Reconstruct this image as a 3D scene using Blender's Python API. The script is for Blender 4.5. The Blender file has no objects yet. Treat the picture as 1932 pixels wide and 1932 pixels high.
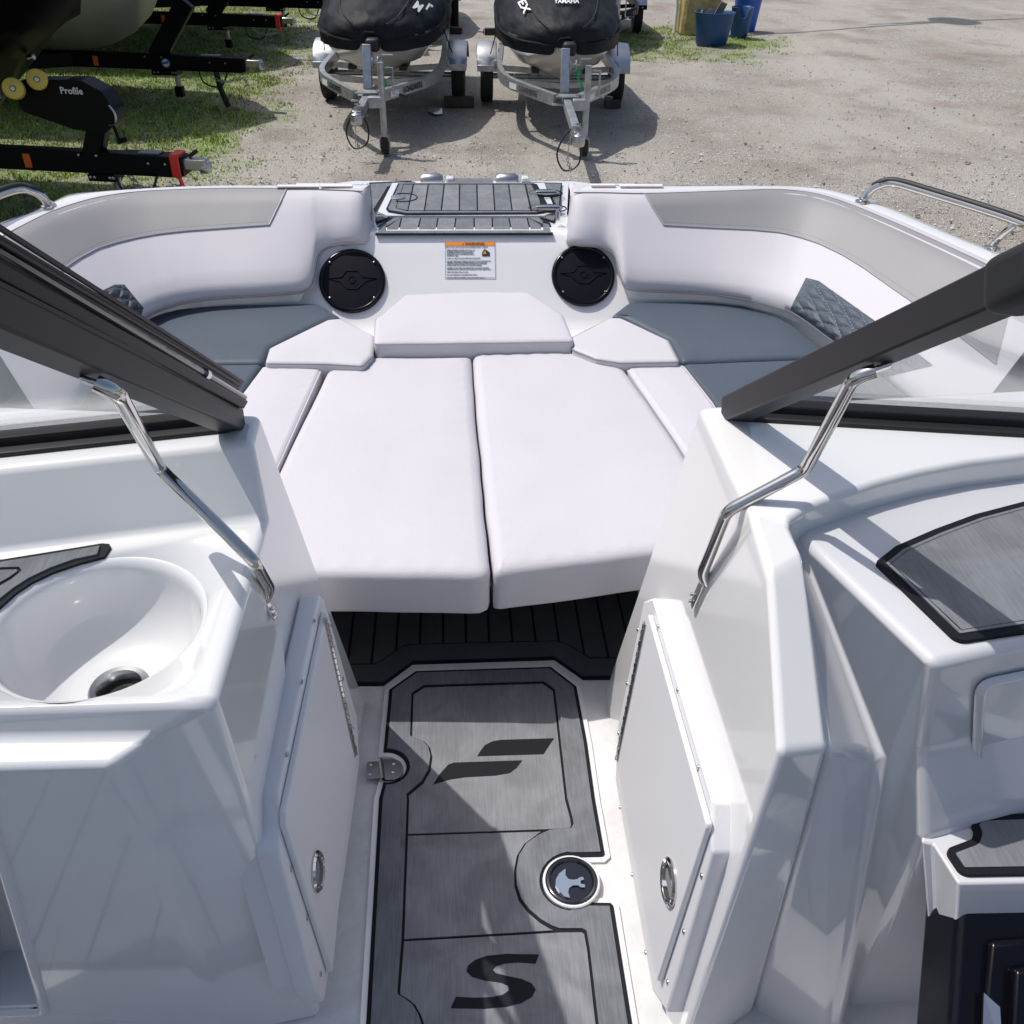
import bpy, bmesh, math, random
from mathutils import Vector as V, Matrix
from mathutils.bvhtree import BVHTree
from mathutils.geometry import tessellate_polygon
random.seed(4)
R = math.radians
S = bpy.context.scene
COL = S.collection

# ------------------------------------------------------------------ camera
# The lens was solved from the photograph (vanishing points of the walkway mat):
# pixel coordinates below are in a 1932 x 1932 frame, heights are metres above the boat floor.
FL, CC, Z0, HC = 1700.0, 966.0, 0.6, 1.5
Fc = V((841 - CC, CC + 255, -FL)).normalized()
Uc = V((1, -.0226, 0)).cross(Fc).normalized()
if Uc.y < 0: Uc = -Uc
Rc = Fc.cross(Uc)
MW = Matrix((Rc, Fc, Uc))
CAM = V((0, 0, HC + Z0))
cam = bpy.data.objects.new('camera', bpy.data.cameras.new('camera'))
COL.objects.link(cam)
cam.matrix_world = Matrix.Translation(CAM) @ MW.to_4x4()
cam.data.sensor_width = 36
cam.data.lens = 36 * FL / 1932
cam.data.clip_start = .02
cam.data.clip_end = 400
S.camera = cam
# ------------------------------------------------------------------ light
SUN = V((-.46, .26, 1.0)).normalized()
el = math.asin(SUN.z)
world = bpy.data.worlds.new('World'); S.world = world; world.use_nodes = True
nt = world.node_tree; nt.nodes.clear()
sky = nt.nodes.new('ShaderNodeTexSky'); sky.sky_type = 'NISHITA'; sky.sun_disc = False
sky.sun_elevation = el; sky.sun_rotation = math.atan2(SUN.x, SUN.y)
sky.air_density = 1.0; sky.dust_density = 3.0; sky.ozone_density = 1.0
bg = nt.nodes.new('ShaderNodeBackground'); bg.inputs[1].default_value = .12
wo = nt.nodes.new('ShaderNodeOutputWorld')
nt.links.new(sky.outputs[0], bg.inputs[0]); nt.links.new(bg.outputs[0], wo.inputs[0])
sl = bpy.data.lights.new('sun', 'SUN'); sl.energy = 3.5; sl.angle = R(.53); sl.color = (1, .965, .92)
so = bpy.data.objects.new('sun', sl); COL.objects.link(so)
so.rotation_euler = SUN.to_track_quat('Z', 'Y').to_euler(); so.location = (-8, 12, 20)
S.view_settings.view_transform = 'Standard'; S.view_settings.look = 'None'
S.view_settings.exposure = .02; S.view_settings.gamma = 1
S.cycles.max_bounces = 8; S.cycles.transparent_max_bounces = 12
S.cycles.use_denoising = True

# ------------------------------------------------------------------ geometry from the lens
def ray(px, py): return MW @ V((px - CC, CC - py, -FL))
def W(px, py, h=0.0):
    r = ray(px, py); return CAM + r * ((h + Z0 - CAM.z) / r.z)
def plane(a, b, c): return a, (b - a).cross(c - a).normalized()
def PL(px, py, pl):
    r = ray(px, py); return CAM + r * ((pl[0] - CAM).dot(pl[1]) / r.dot(pl[1]))
def B(x, y, h): return V((x, y, h + Z0))

# ------------------------------------------------------------------ materials
def mat(name, col, rough=.5, metal=0, coat=0, spec=.5, var=0, vscale=4, bump=0, bscale=80, stretch=None, col2=None, grain=0, stain=0):
    m = bpy.data.materials.new(name); m.use_nodes = True
    n, l = m.node_tree.nodes, m.node_tree.links
    p = n['Principled BSDF']
    p.inputs['Base Color'].default_value = (*col, 1); p.inputs['Roughness'].default_value = rough
    p.inputs['Metallic'].default_value = metal; p.inputs['Coat Weight'].default_value = coat
    p.inputs['Coat Roughness'].default_value = .04; p.inputs['Specular IOR Level'].default_value = spec
    g = n.new('ShaderNodeNewGeometry')
    mp = n.new('ShaderNodeMapping'); l.new(g.outputs['Position'], mp.inputs[0])
    if stretch: mp.inputs['Scale'].default_value = stretch
    if var:
        t = n.new('ShaderNodeTexNoise'); t.inputs['Scale'].default_value = vscale; t.inputs['Detail'].default_value = 6
        l.new(mp.outputs[0], t.inputs['Vector'])
        mr = n.new('ShaderNodeMapRange'); mr.inputs[1].default_value = .3; mr.inputs[2].default_value = .7
        l.new(t.outputs['Fac'], mr.inputs[0])
        mx = n.new('ShaderNodeMix'); mx.data_type = 'RGBA'
        l.new(mr.outputs[0], mx.inputs['Factor'])
        c2 = col2 or tuple(c * (1 + var) for c in col); c1 = col if col2 else tuple(c * (1 - var) for c in col)
        mx.inputs['A'].default_value = (*c1, 1); mx.inputs['B'].default_value = (*c2, 1)
        l.new(mx.outputs['Result'], p.inputs['Base Color'])
        if stain:     # dried water marks and scuffs
            t3 = n.new('ShaderNodeTexNoise'); t3.inputs['Scale'].default_value = 9; t3.inputs['Detail'].default_value = 9; t3.inputs['Distortion'].default_value = 1.2
            l.new(g.outputs['Position'], t3.inputs['Vector'])
            r3 = n.new('ShaderNodeMapRange'); r3.inputs[1].default_value = .42; r3.inputs[2].default_value = .62; r3.inputs[3].default_value = 1 - stain; r3.inputs[4].default_value = 1 + stain * .6
            l.new(t3.outputs['Fac'], r3.inputs[0])
            m3 = n.new('ShaderNodeVectorMath'); m3.operation = 'SCALE'; l.new(mx.outputs['Result'], m3.inputs[0]); l.new(r3.outputs[0], m3.inputs['Scale']); l.new(m3.outputs[0], p.inputs['Base Color'])
            r4 = n.new('ShaderNodeMapRange'); r4.inputs[1].default_value = .4; r4.inputs[2].default_value = .65; r4.inputs[3].default_value = rough + .12; r4.inputs[4].default_value = rough - .15
            l.new(t3.outputs['Fac'], r4.inputs[0]); l.new(r4.outputs[0], p.inputs['Roughness'])
    if bump:
        t = n.new('ShaderNodeTexNoise'); t.inputs['Scale'].default_value = bscale; t.inputs['Detail'].default_value = 3
        l.new(mp.outputs[0], t.inputs['Vector'])
        b = n.new('ShaderNodeBump'); b.inputs['Strength'].default_value = 1; b.inputs['Distance'].default_value = bump
        l.new(t.outputs['Fac'], b.inputs['Height']); l.new(b.outputs[0], p.inputs['Normal'])
        if grain:
            v2 = n.new('ShaderNodeTexVoronoi'); v2.inputs['Scale'].default_value = 420; l.new(mp.outputs[0], v2.inputs['Vector'])
            b2 = n.new('ShaderNodeBump'); b2.inputs['Strength'].default_value = 1; b2.inputs['Distance'].default_value = grain
            l.new(v2.outputs['Distance'], b2.inputs['Height']); l.new(b.outputs[0], b2.inputs['Normal']); l.new(b2.outputs[0], p.inputs['Normal'])
    return m

GEL = mat('white_gelcoat', (.78, .772, .768), .14, coat=1.0, var=.015, vscale=1.5)
FLG = mat('floor_gelcoat', (.67, .665, .66), .3, var=.05, vscale=45, stain=.06)
GEL2 = mat('pale_grey_gelcoat', (.63, .625, .64), .16, coat=1.0, var=.015, vscale=1.5)
HULLG = mat('rub_rail_grey', (.2, .21, .22), .4)
VW = mat('white_vinyl', (.56, .54, .57), .54, spec=.3, grain=.0003, bump=.0014, bscale=6, var=.012, vscale=5)
VG = mat('grey_vinyl', (.26, .256, .26), .5, grain=.0003, bump=.0009, bscale=8, var=.02, vscale=6)
VS = mat('slate_vinyl', (.072, .092, .118), .5, spec=.3, grain=.0003, bump=.0009, bscale=9, var=.04, vscale=6)
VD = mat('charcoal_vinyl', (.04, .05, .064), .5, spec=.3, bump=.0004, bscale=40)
PIPE = mat('piping_grey', (.36, .35, .38), .5)
SEAM = mat('seam_thread', (.2, .2, .22), .6)
FOAM = mat('grey_foam', (.155, .162, .178), .55, spec=.3, stain=.14, var=.16, vscale=60, bump=.0004, bscale=300, stretch=(6, .35, 1))
FOAML = mat('brushed_foam', (.20, .205, .22), .55, spec=.3, stain=.14, var=.13, vscale=60, bump=.0004, bscale=300, stretch=(6, .35, 1))
FOAMD = mat('charcoal_foam', (.055, .06, .07), .55, var=.15, vscale=14, bump=.0004, bscale=250)
BLKF = mat('black_foam', (.011, .012, .016), .6, spec=.15)
CHROME = mat('polished_steel', (.62, .6, .57), .07, metal=1)
STEEL = mat('satin_steel', (.5, .5, .5), .3, metal=1)
FRAME = mat('bronze_black_frame', (.028, .026, .030), .42, spec=.22)
FRAMEG = mat('grey_frame_face', (.12, .12, .125), .4)
RUB = mat('black_rubber', (.012, .012, .014), .55)
BPL = mat('black_plastic', (.008, .009, .014), .16, coat=.7)
GRILLE = mat('speaker_grille', (.007, .007, .012), .55, spec=.1, bump=.0006, bscale=700)
STAR = mat('starboard_plastic', (.72, .715, .73), .42, bump=.0001, bscale=400)
GALV = mat('galvanised_steel', (.42, .44, .46), .42, metal=.75, var=.22, vscale=14)
ALU = mat('bare_aluminium', (.55, .56, .58), .38, metal=.85, var=.08, vscale=10)
TYRE = mat('tyre_rubber', (.018, .018, .018), .75, var=.2, vscale=20)
BLKM = mat('black_painted_steel', (.004, .004, .006), .4, spec=.12)
BLKH = mat('black_hull', (.002, .002, .003), .35, spec=.02)
SILH = mat('silver_hull', (.42, .42, .40), .35, metal=.4)
SKIH = mat('ski_hull_silver', (.5, .49, .46), .25, metal=.3, coat=.4)
COVER = mat('black_cover_cloth', (.012, .013, .017), .62, spec=.2, bump=.02, bscale=5, var=.15, vscale=6)
REDP = mat('red_wrap', (.75, .03, .02), .35)
ORNG = mat('amber_lens', (.8, .12, .01), .25)
YEL = mat('yellow_urethane', (.68, .5, .08), .4, var=.1, vscale=20)
GRN = mat('green_strap', (.02, .42, .12), .6)
BLUT = mat('blue_tub_plastic', (.006, .055, .17), .4, var=.2, vscale=5)
BLUB = mat('bright_blue_plastic', (.01, .1, .48), .4, var=.1, vscale=5)
WOOD = mat('weathered_wood', (.22, .19, .15), .8, var=.3, vscale=20, stretch=(1, 8, 1))
WOODD = mat('dark_damp_timber', (.07, .05, .04), .8, var=.3, vscale=12)
CONC = mat('yellowed_concrete', (.36, .29, .13), .85, var=.35, vscale=7, bump=.01, bscale=20)
LABW = mat('label_white', (.72, .73, .76), .4)
LABO = mat('label_orange', (.85, .27, .02), .4)
INK = mat('label_ink', (.02, .02, .03), .5)
INKR = mat('label_red', (.6, .05, .03), .5)
WHT = mat('print_white', (.75, .75, .75), .5)
BLU = mat('print_blue', (.03, .12, .4), .5)
CHB = mat('emblem_silver', (.46, .53, .62), .2, metal=.8)

HOUS = mat('gloss_black_moulding', (.003, .003, .005), .2, spec=.3)
def glass_mat():
    m = bpy.data.materials.new('tinted_glass'); m.use_nodes = True
    n, l = m.node_tree.nodes, m.node_tree.links; n.clear()
    o = n.new('ShaderNodeOutputMaterial'); mx = n.new('ShaderNodeMixShader')
    t = n.new('ShaderNodeBsdfTransparent'); t.inputs[0].default_value = (.97, .98, .98, 1)
    g = n.new('ShaderNodeBsdfGlossy'); g.inputs['Roughness'].default_value = .01
    f = n.new('ShaderNodeLayerWeight'); f.inputs[0].default_value = .5
    pw = n.new('ShaderNodeMath'); pw.operation = 'POWER'; pw.inputs[1].default_value = 4.5; l.new(f.outputs['Facing'], pw.inputs[0])
    ad = n.new('ShaderNodeMath'); ad.operation = 'MULTIPLY_ADD'; ad.inputs[1].default_value = .8; ad.inputs[2].default_value = .06
    l.new(pw.outputs[0], ad.inputs[0]); l.new(ad.outputs[0], mx.inputs[0])
    l.new(t.outputs[0], mx.inputs[1]); l.new(g.outputs[0], mx.inputs[2]); l.new(mx.outputs[0], o.inputs[0])
    return m
GLASS = glass_mat()

# ------------------------------------------------------------------ object helpers
LOC = {}
def prop(o, label=None, cat=None, group=None, kind=None):
    if label: o['label'] = label
    if cat: o['category'] = cat
    if group: o['group'] = group
    if kind: o['kind'] = kind
    return o
def empty(name, loc, label, cat, group=None):
    o = bpy.data.objects.new(name, None); COL.objects.link(o); o.location = loc; o.empty_display_size = .1
    LOC[o] = V(loc); return prop(o, label, cat, group)
def mk(name, vs, fs, m, parent=None, bevel=0, seg=3, smooth=True, sharp=38, wn=False, floor_origin=False, hard_from=None):
    vs = [V(v) for v in vs]
    lo = V([min(v[i] for v in vs) for i in range(3)]); hi = V([max(v[i] for v in vs) for i in range(3)])
    c = (lo + hi) / 2
    if floor_origin or parent is None: c.z = lo.z
    me = bpy.data.meshes.new(name)
    me.from_pydata([v - c for v in vs], [], fs); me.validate()
    bm = bmesh.new(); bm.from_mesh(me); bmesh.ops.recalc_face_normals(bm, faces=bm.faces); bm.to_mesh(me); bm.free()
    ms = m if isinstance(m, (list, tuple)) else [m]
    for q in ms: me.materials.append(q)
    o = bpy.data.objects.new(name, me); COL.objects.link(o)
    pl = LOC[parent] if parent else V((0, 0, 0))
    o.location = c - pl; LOC[o] = c
    if parent: o.parent = parent
    if smooth:
        me.shade_smooth()
        if not (bevel and wn): me.set_sharp_from_angle(angle=R(sharp))
    if bevel:
        b = o.modifiers.new('bevel', 'BEVEL'); b.width = bevel; b.segments = seg; b.limit_method = 'ANGLE'; b.angle_limit = R(12)
        b.harden_normals = bool(wn)
        if hard_from is not None:      # bevel only the real corners, not the rim of the recess
            b.limit_method = 'WEIGHT'; b.use_clamp_overlap = False
            bm = bmesh.new(); bm.from_mesh(me); bm.edges.ensure_lookup_table()
            lay = bm.edges.layers.float.new('bevel_weight_edge')
            for e_ in bm.edges:
                if all(v_.index >= hard_from for v_ in e_.verts): e_[lay] = 0; e_.smooth = False; continue
                e_[lay] = 1.0 if len(e_.link_faces) == 2 and e_.calc_face_angle(0) > R(10) else 0.0
            bm.to_mesh(me); bm.free()
    return o
class MB:
    """collects shapes for one mesh object"""
    def __init__(s): s.v = []; s.f = []
    def add(s, vs, fs):
        k = len(s.v); s.v += [V(v) for v in vs]; s.f += [tuple(i + k for i in f) for f in fs]; return s
    def build(s, name, m, parent=None, **k): return mk(name, s.v, s.f, m, parent, **k)
    def box(s, c, d, rot=None):
        c = V(c); q = []
        for x in (-.5, .5):
            for y in (-.5, .5):
                for z in (-.5, .5):
                    p = V((x * d[0], y * d[1], z * d[2]))
                    q.append(c + (rot @ p if rot else p))
        return s.add(q, [(0, 1, 3, 2), (4, 6, 7, 5), (0, 4, 5, 1), (2, 3, 7, 6), (0, 2, 6, 4), (1, 5, 7, 3)])
    def beam(s, a, b, w, h, up=(0, 0, 1)):
        a, b = V(a), V(b); d = (b - a).normalized(); u = V(up); x = d.cross(u).normalized(); u = x.cross(d)
        q = [p + x * (i * w / 2) + u * (j * h / 2) for p in (a, b) for i, j in ((-1, -1), (1, -1), (1, 1), (-1, 1))]
        return s.add(q, [(0, 1, 2, 3), (4, 7, 6, 5), (0, 4, 5, 1), (1, 5, 6, 2), (2, 6, 7, 3), (3, 7, 4, 0)])
    def tube(s, pts, r, n=10, closed=False, cap=True, sx=1):
        pts = [V(p) for p in pts]; rs = r if isinstance(r, (list, tuple)) else [r] * len(pts)
        N = len(pts); vs = []; prev = None
        for i, p in enumerate(pts):
            if closed: t = (pts[(i + 1) % N] - pts[i - 1]).normalized()
            else: t = (pts[min(i + 1, N - 1)] - pts[max(i - 1, 0)]).normalized()
            if prev is None:
                u = t.cross(V((0, 0, 1)) if abs(t.z) < .95 else V((1, 0, 0))).normalized()
            else: u = (prev - t * prev.dot(t)).normalized()
            prev = u; w = t.cross(u)
            for k in range(n):
                a = 2 * math.pi * k / n; vs.append(p + u * (math.cos(a) * rs[i] * sx) + w * (math.sin(a) * rs[i]))
        fs = []
        for i in range(N if closed else N - 1):
            j = (i + 1) % N
            for k in range(n): fs.append((i * n + k, i * n + (k + 1) % n, j * n + (k + 1) % n, j * n + k))
        if cap and not closed: fs += [tuple(range(n))[::-1], tuple((N - 1) * n + k for k in range(n))]
        return s.add(vs, fs)
    def lathe(s, c, axis, prof, n=24):
        """prof: list of (radius, height along axis)"""
        c = V(c); a = V(axis).normalized(); u = a.cross(V((0, 0, 1)) if abs(a.z) < .9 else V((1, 0, 0))).normalized(); w = a.cross(u)
        vs = []; fs = []
        for r, z in prof:
            for k in range(n):
                t = 2 * math.pi * k / n; vs.append(c + a * z + u * (r * math.cos(t)) + w * (r * math.sin(t)))
        for i in range(len(prof) - 1):
            for k in range(n): fs.append((i * n + k, i * n + (k + 1) % n, (i + 1) * n + (k + 1) % n, (i + 1) * n + k))
        if prof[0][0] > 1e-5: fs.append(tuple(range(n))[::-1])
        if prof[-1][0] > 1e-5: fs.append(tuple((len(prof) - 1) * n + k for k in range(n)))
        return s.add(vs, fs)
    def loft(s, rows, closed=False, cap=False):
        n = len(rows[0]); vs = [p for r in rows for p in r]; fs = []
        for i in range(len(rows) - 1):
            for k in range(n if closed else n - 1):
                j = (k + 1) % n; fs.append((i * n + k, i * n + j, (i + 1) * n + j, (i + 1) * n + k))
        if cap: fs += [tuple(range(n))[::-1], tuple((len(rows) - 1) * n + k for k in range(n))]
        return s.add(vs, fs)
    def prism(s, pts, depth, holes=(), direction=(0, 0, -1)):
        """polygon (with holes) of 3D points, extruded by depth along direction"""
        loops = [[V(p) for p in pts]] + [[V(p) for p in h] for h in holes]
        tri = tessellate_polygon(loops); allp = [p for q in loops for p in q]; n = len(allp)
        d = V(direction).normalized() * depth
        fs = [tuple(t) for t in tri] + [tuple(i + n for i in t)[::-1] for t in tri]
        k = 0
        for q in loops:
            m = len(q)
            for i in range(m): a, b = k + i, k + (i + 1) % m; fs.append((a, b, b + n, a + n))
            k += m
        return s.add(allp + [p + d for p in allp], fs)

def fillet(pts, r, seg=5):
    """round the corners of a planar 3D polygon; r a number or one per corner"""
    out = []; n = len(pts)
    for i, p in enumerate(pts):
        rr = r[i] if isinstance(r, (list, tuple)) else r
        a, b = pts[i - 1] - p, pts[(i + 1) % n] - p; la, lb = a.length, b.length; a = a / la; b = b / lb
        ang = a.angle(b)
        if rr <= 0 or ang > R(176): out.append(p.copy()); continue
        d = min(rr / math.tan(ang / 2), la * .46, lb * .46)
        p0, p1 = p + a * d, p + b * d
        for k in range(seg + 1):
            t = k / seg; out.append(p0 * (1 - t) ** 2 + p * 2 * t * (1 - t) + p1 * t * t)
    return out
def area_n(pts):
    n = V((0, 0, 0))
    for i in range(len(pts)): n += pts[i - 1].cross(pts[i])
    return n.normalized()
def offset(pts, d):
    """inward offset (d>0) of a planar polygon"""
    n = area_n(pts); N = len(pts); out = []
    for i, p in enumerate(pts):
        e0 = (p - pts[i - 1]); e1 = (pts[(i + 1) % N] - p)
        if e0.length < 1e-7: e0 = e1
        if e1.length < 1e-7: e1 = e0
        m0 = n.cross(e0.normalized()); m1 = n.cross(e1.normalized()); m = (m0 + m1)
        if m.length < 1e-4: m = m0.copy()
        m.normalize(); k = max(.35, m.dot(m0)); out.append(p + m * (d / k))
    return out
def resample(pts, n, closed=False):
    q = list(pts) + ([pts[0]] if closed else []); L = [0]
    for i in range(1, len(q)): L.append(L[-1] + (q[i] - q[i - 1]).length)
    out = []; m = n if closed else n - 1
    for k in range(n):
        t = L[-1] * k / m; j = 1
        while j < len(L) - 1 and L[j] < t: j += 1
        f = (t - L[j - 1]) / max(1e-9, L[j] - L[j - 1]); out.append(q[j - 1].lerp(q[j], min(1, f)))
    return out
def spline(pts, k=6):
    out = []; n = len(pts)
    for i in range(n - 1):
        p0, p1, p2, p3 = pts[max(i - 1, 0)], pts[i], pts[i + 1], pts[min(i + 2, n - 1)]
        for j in range(k):
            t = j / k
            out.append(((p1 * 2) + (p2 - p0) * t + (p0 * 2 - p1 * 5 + p2 * 4 - p3) * t * t + (p1 * 3 - p0 - p2 * 3 + p3) * t ** 3) * .5)
    out.append(pts[-1].copy()); return out
def Wp(l, h): return [W(a, b, h) for a, b in l]

def cushion(name, pts, thick, r, m, parent=None, cr=.02, dome=.006, rb=None, wr=0.0):
    """soft-edged upholstered pad: pts = top outline in world space"""
    out = fillet(pts, cr, 5); out = resample(out, 150, True)
    n = area_n(out)
    if n.z < 0: out = out[::-1]
    rows = []; rb = rb or r * .6
    for k in range(4): a = k / 3 * math.pi / 2; rows.append([p + V((0, 0, -thick + rb * (1 - math.cos(a)))) for p in offset(out, rb * (1 - math.sin(a)))])
    for k in range(7):
        a = k / 6 * math.pi / 2; rows.append([p + V((0, 0, -r * (1 - math.sin(a)))) for p in offset(out, r * (1 - math.cos(a)))])
    top = rows[-1]; c = sum(top, V((0, 0, 0))) / len(top)
    rim = [(p.x, p.y) for p in top[::3]]
    def dz(p): return dome * (1 - math.exp(-min(math.hypot(p.x - a, p.y - b_) for a, b_ in rim) / .045))
    for k in range(1, 15):
        t = (k / 15) ** 1.3; rows.append([p.lerp(c, t) for p in top])
    for rw in rows[-15:]:
        for i_, p in enumerate(rw): rw[i_] = p + V((0, 0, dz(p)))
    mb = MB().loft(rows, closed=True); k0 = len(mb.v); N = len(top)
    mb.v.append(c + V((0, 0, dome))); last = (len(rows) - 1) * N
    mb.f += [(last + i, last + (i + 1) % N, k0) for i in range(N)]; mb.f.append(tuple(range(N))[::-1])
    if wr:
        from mathutils import noise
        for v in mb.v:
            q = noise.noise_vector(v * 9); v += q * wr + noise.noise_vector(v * 3) * wr * 1.4
    o = mb.build(name, m, parent, sharp=80)
    o['_n'] = 0; del o['_n']
    return o, out
def piping(out, dz, inset, parent, m=PIPE, r=.0022, name='piping'):
    ring = [p + V((0, 0, dz)) for p in offset(out, inset)]
    return MB().tube(ring, r, 6, closed=True).build(name, m, parent)
def text_mesh(lines, parent, name, m, origin, xdir, ydir, size, depth=.0006, space=1.35, align='LEFT', bold=0, shear=0, ls=None):
    """flat lettering; lines = list of strings or (string,size) stacked downwards"""
    mb = MB(); y = 0
    n = V(xdir).cross(V(ydir)).normalized(); X = V(xdir).normalized(); Y = V(ydir).normalized()
    for ln in lines:
        t, sz = ln if isinstance(ln, tuple) else (ln, size)
        if t:
            cu = bpy.data.curves.new('t', 'FONT'); cu.body = t; cu.size = sz; cu.align_x = align; cu.offset = bold * sz; cu.shear = shear
            cu.resolution_u = 2; cu.extrude = depth / 2
            ob = bpy.data.objects.new('t', cu); me = bpy.data.meshes.new_from_object(ob)
            mb.add([V(origin) + X * v.co.x + Y * (v.co.y + y) + n * v.co.z for v in me.vertices], [tuple(p.vertices) for p in me.polygons])
            bpy.data.objects.remove(ob); bpy.data.curves.remove(cu); bpy.data.meshes.remove(me)
        y -= sz * space
    return mb.build(name, m, parent, smooth=False)
def copy_tree(o, parent=None):
    c = o.copy(); COL.objects.link(c); c.parent = parent
    for ch in [q for q in bpy.data.objects if q.parent == o]: copy_tree(ch, c)
    return c
DRN = mat('brushed_drain_steel', (.30, .31, .33), .22, metal=1)
# ================================================================== THE BOAT
boat = empty('bowrider_boat', V((.05, 1.0, .05)), 'open-bow white boat with grey and white seating filling the foreground', 'boat')
LW = plane(W(690, 1325), W(605, 1932), W(490, 780, .8))
RW = plane(W(1140, 1305), W(1260, 1932), W(1320, 765, .8))

# ---- hull, rub rail, gunwale deck
GO_L = [(700, 347), (640, 348), (560, 349), (408, 352), (300, 355), (223, 358), (165, 362), (126, 367), (74, 393), (0, 419)]
GO_R = [(1120, 348), (1200, 349), (1306, 349), (1400, 349), (1496, 351), (1540, 354), (1579, 360), (1670, 387), (1795, 441), (1932, 495)]
ol = spline(Wp(GO_L, .62), 4) + [B(-1.42, 2.3, .62), B(-1.55, 1.6, .63), B(-1.6, .6, .63), B(-1.6, -1.6, .63)]
orr = spline(Wp(GO_R, .62), 4) + [B(1.66, 2.0, .62), B(1.76, 1.4, .63), B(1.79, .5, .63), B(1.79, -1.6, .63)]
TL = [(684, 362), (660, 360), (620, 359), (600, 358), (590, 358), (560, 357), (500, 356), (430, 356), (371, 357), (320, 359), (260, 362), (205, 369), (167, 377), (130, 388), (93, 401), (45, 425), (0, 449), (-110, 512)]
BL = [(690, 457, .49), (650, 457, .49), (624, 462, .48), (600, 476, .465), (590, 538, .39), (570, 551, .38), (500, 556, .38), (440, 559, .38), (390, 563, .38), (345, 570, .38), (310, 580, .38), (284, 592, .38), (262, 606, .38), (240, 626, .38), (218, 655, .38), (192, 700, .38), (165, 755, .38), (105, 850, .38)]
TR = [(1083, 364), (1110, 364), (1145, 364), (1165, 365), (1175, 365), (1200, 366), (1260, 365), (1340, 362), (1400, 360), (1463, 357), (1526, 362), (1570, 374), (1608, 387), (1660, 409), (1712, 431), (1800, 471), (1894, 515), (2010, 575)]
BR = [(1072, 460, .49), (1110, 461, .49), (1142, 465, .48), (1162, 480, .465), (1175, 541, .39), (1200, 547, .38), (1277, 549, .38), (1350, 554, .38), (1410, 563, .38), (1453, 573, .38), (1492, 585, .38), (1522, 604, .38), (1552, 627, .38), (1592, 656, .38), (1629, 685, .38), (1680, 724, .38), (1735, 768, .38), (1810, 835, .38)]
def side(T_, B_, ncol=90):
    t = [W(a, b, .62) for a, b in T_]; b = [W(a, c, h) for a, c, h in B_]
    t2, b2 = [], []
    for i in range(len(t) - 1):
        k = 6
        for j in range(k): f = j / k; t2.append(t[i].lerp(t[i + 1], f)); b2.append(b[i].lerp(b[i + 1], f))
    t2.append(t[-1]); b2.append(b[-1])
    def sm(q, it):
        for _ in range(it): q = [q[0]] + [(q[i - 1] + q[i] * 2 + q[i + 1]) / 4 for i in range(1, len(q) - 1)] + [q[-1]]
        return q
    return sm(t2, 10), sm(b2, 4)
def bolster(T_, B_, sgn):
    t, b = side(T_, B_)
    rows = []; n = len(t); prof = []
    for i in range(n):
        a, c = t[i], b[i]
        tan = (t[min(i + 1, n - 1)] - t[max(i - 1, 0)]); tan.z = 0; tan.normalize()
        out = V((-tan.y, tan.x, 0)) * sgn     # away from the cockpit
        if out.dot(a - B(.05, 1.8, 0)) < 0: out = -out
        up = (a - c); nrm = -out * up.z + V((0, 0, 1)) * up.dot(out); nrm.normalize()
        col = [a + out * .05 + V((0, 0, -.055)), a + out * .042 + V((0, 0, -.012)), a + out * .022 + V((0, 0, .004)), a + V((0, 0, 0))]
        for f, bl in ((.06, .010), (.14, .017), (.28, .022), (.45, .022), (.62, .020), (.78, .016), (.9, .008), (.97, -.004)):
            Lc = (c - a).length; col.append(a.lerp(c, f) + nrm * (.022 * min(1, (f * Lc) / .045) ** .5 * min(1, ((1 - f) * Lc) / .05) ** .6 - .004))
        col += [c + V((0, 0, -.012)) + out * .012, c + V((0, 0, -.016)) + out * .04, c + V((0, 0, -.005)) + out * .09]
        # round the inboard end
        e = i / 5
        if e < 1:
            k = (1 - math.sqrt(1 - (1 - e) ** 2)) * .03
            col = [q + out * k for q in col]
        prof.append(col)
    first = prof[0]; cen = sum(first, V((0, 0, 0))) / len(first)
    prof = [[p.lerp(cen + (t[0] - t[3]).normalized() * .0, .5) + (first[0] - first[0]) for p in first]] + prof
    mb = MB().loft(prof); k = len(prof[0])
    mb.f.append(tuple(range(k)))
    return mb, t, b
bol = {}
for sgn, T_, B_, key in ((-1, TL, BL, 'L'), (1, TR, BR, 'R')):
    mb, t, b = bolster(T_, B_, sgn)
    o = mb.build('backrest_bolster', VW, boat, sharp=75); bol[key] = (o, t, b, BVHTree.FromPolygons(mb.v, mb.f))
def onto(key, px, py, off=.003):
    r = ray(px, py).normalized(); h, n, i, d = bol[key][3].ray_cast(CAM, r)
    if h is None: return None, None
    if n.dot(r) > 0: n = -n
    return h + n * off, n
def patch(key, rowsA, rowsB, m, name, off=.0018, nv=8, nu=40, pipe=True, pm=None, lift=None):
    """a sewn-on panel: pixel curves A (top) and B (bottom) dropped on the bolster"""
    A = resample([V((a, b, 0)) for a, b in rowsA], nu); Bq = resample([V((a, b, 0)) for a, b in rowsB], nu)
    rows = []
    for j in range(nv + 1):
        row = []
        for i in range(nu):
            q = A[i].lerp(Bq[i], j / nv); p, n = onto(key, q.x, q.y, off)
            if p is None: p = row[-1] + (row[-1] - row[-2]) if len(row) > 1 else W(q.x, q.y, .6)
            if lift: p = p + (n or V((0, 0, 1))) * lift(i / (nu - 1), j / nv)
            row.append(p)
        rows.append(row)
    o = MB().loft(rows).build(name, m, bol[key][0], sharp=80)
    if pipe:
        edge = rows[-1]
        MB().tube([p + V((0, 0, .0005)) for p in edge], 0.0026, 6).build('piping', pm or PIPE, bol[key][0])
    return rows
ML = [(508, 425), (464, 428), (353, 436), (300, 442), (260, 449), (222, 458), (186, 469), (150, 488), (115, 512), (60, 548), (-40, 615)]
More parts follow.
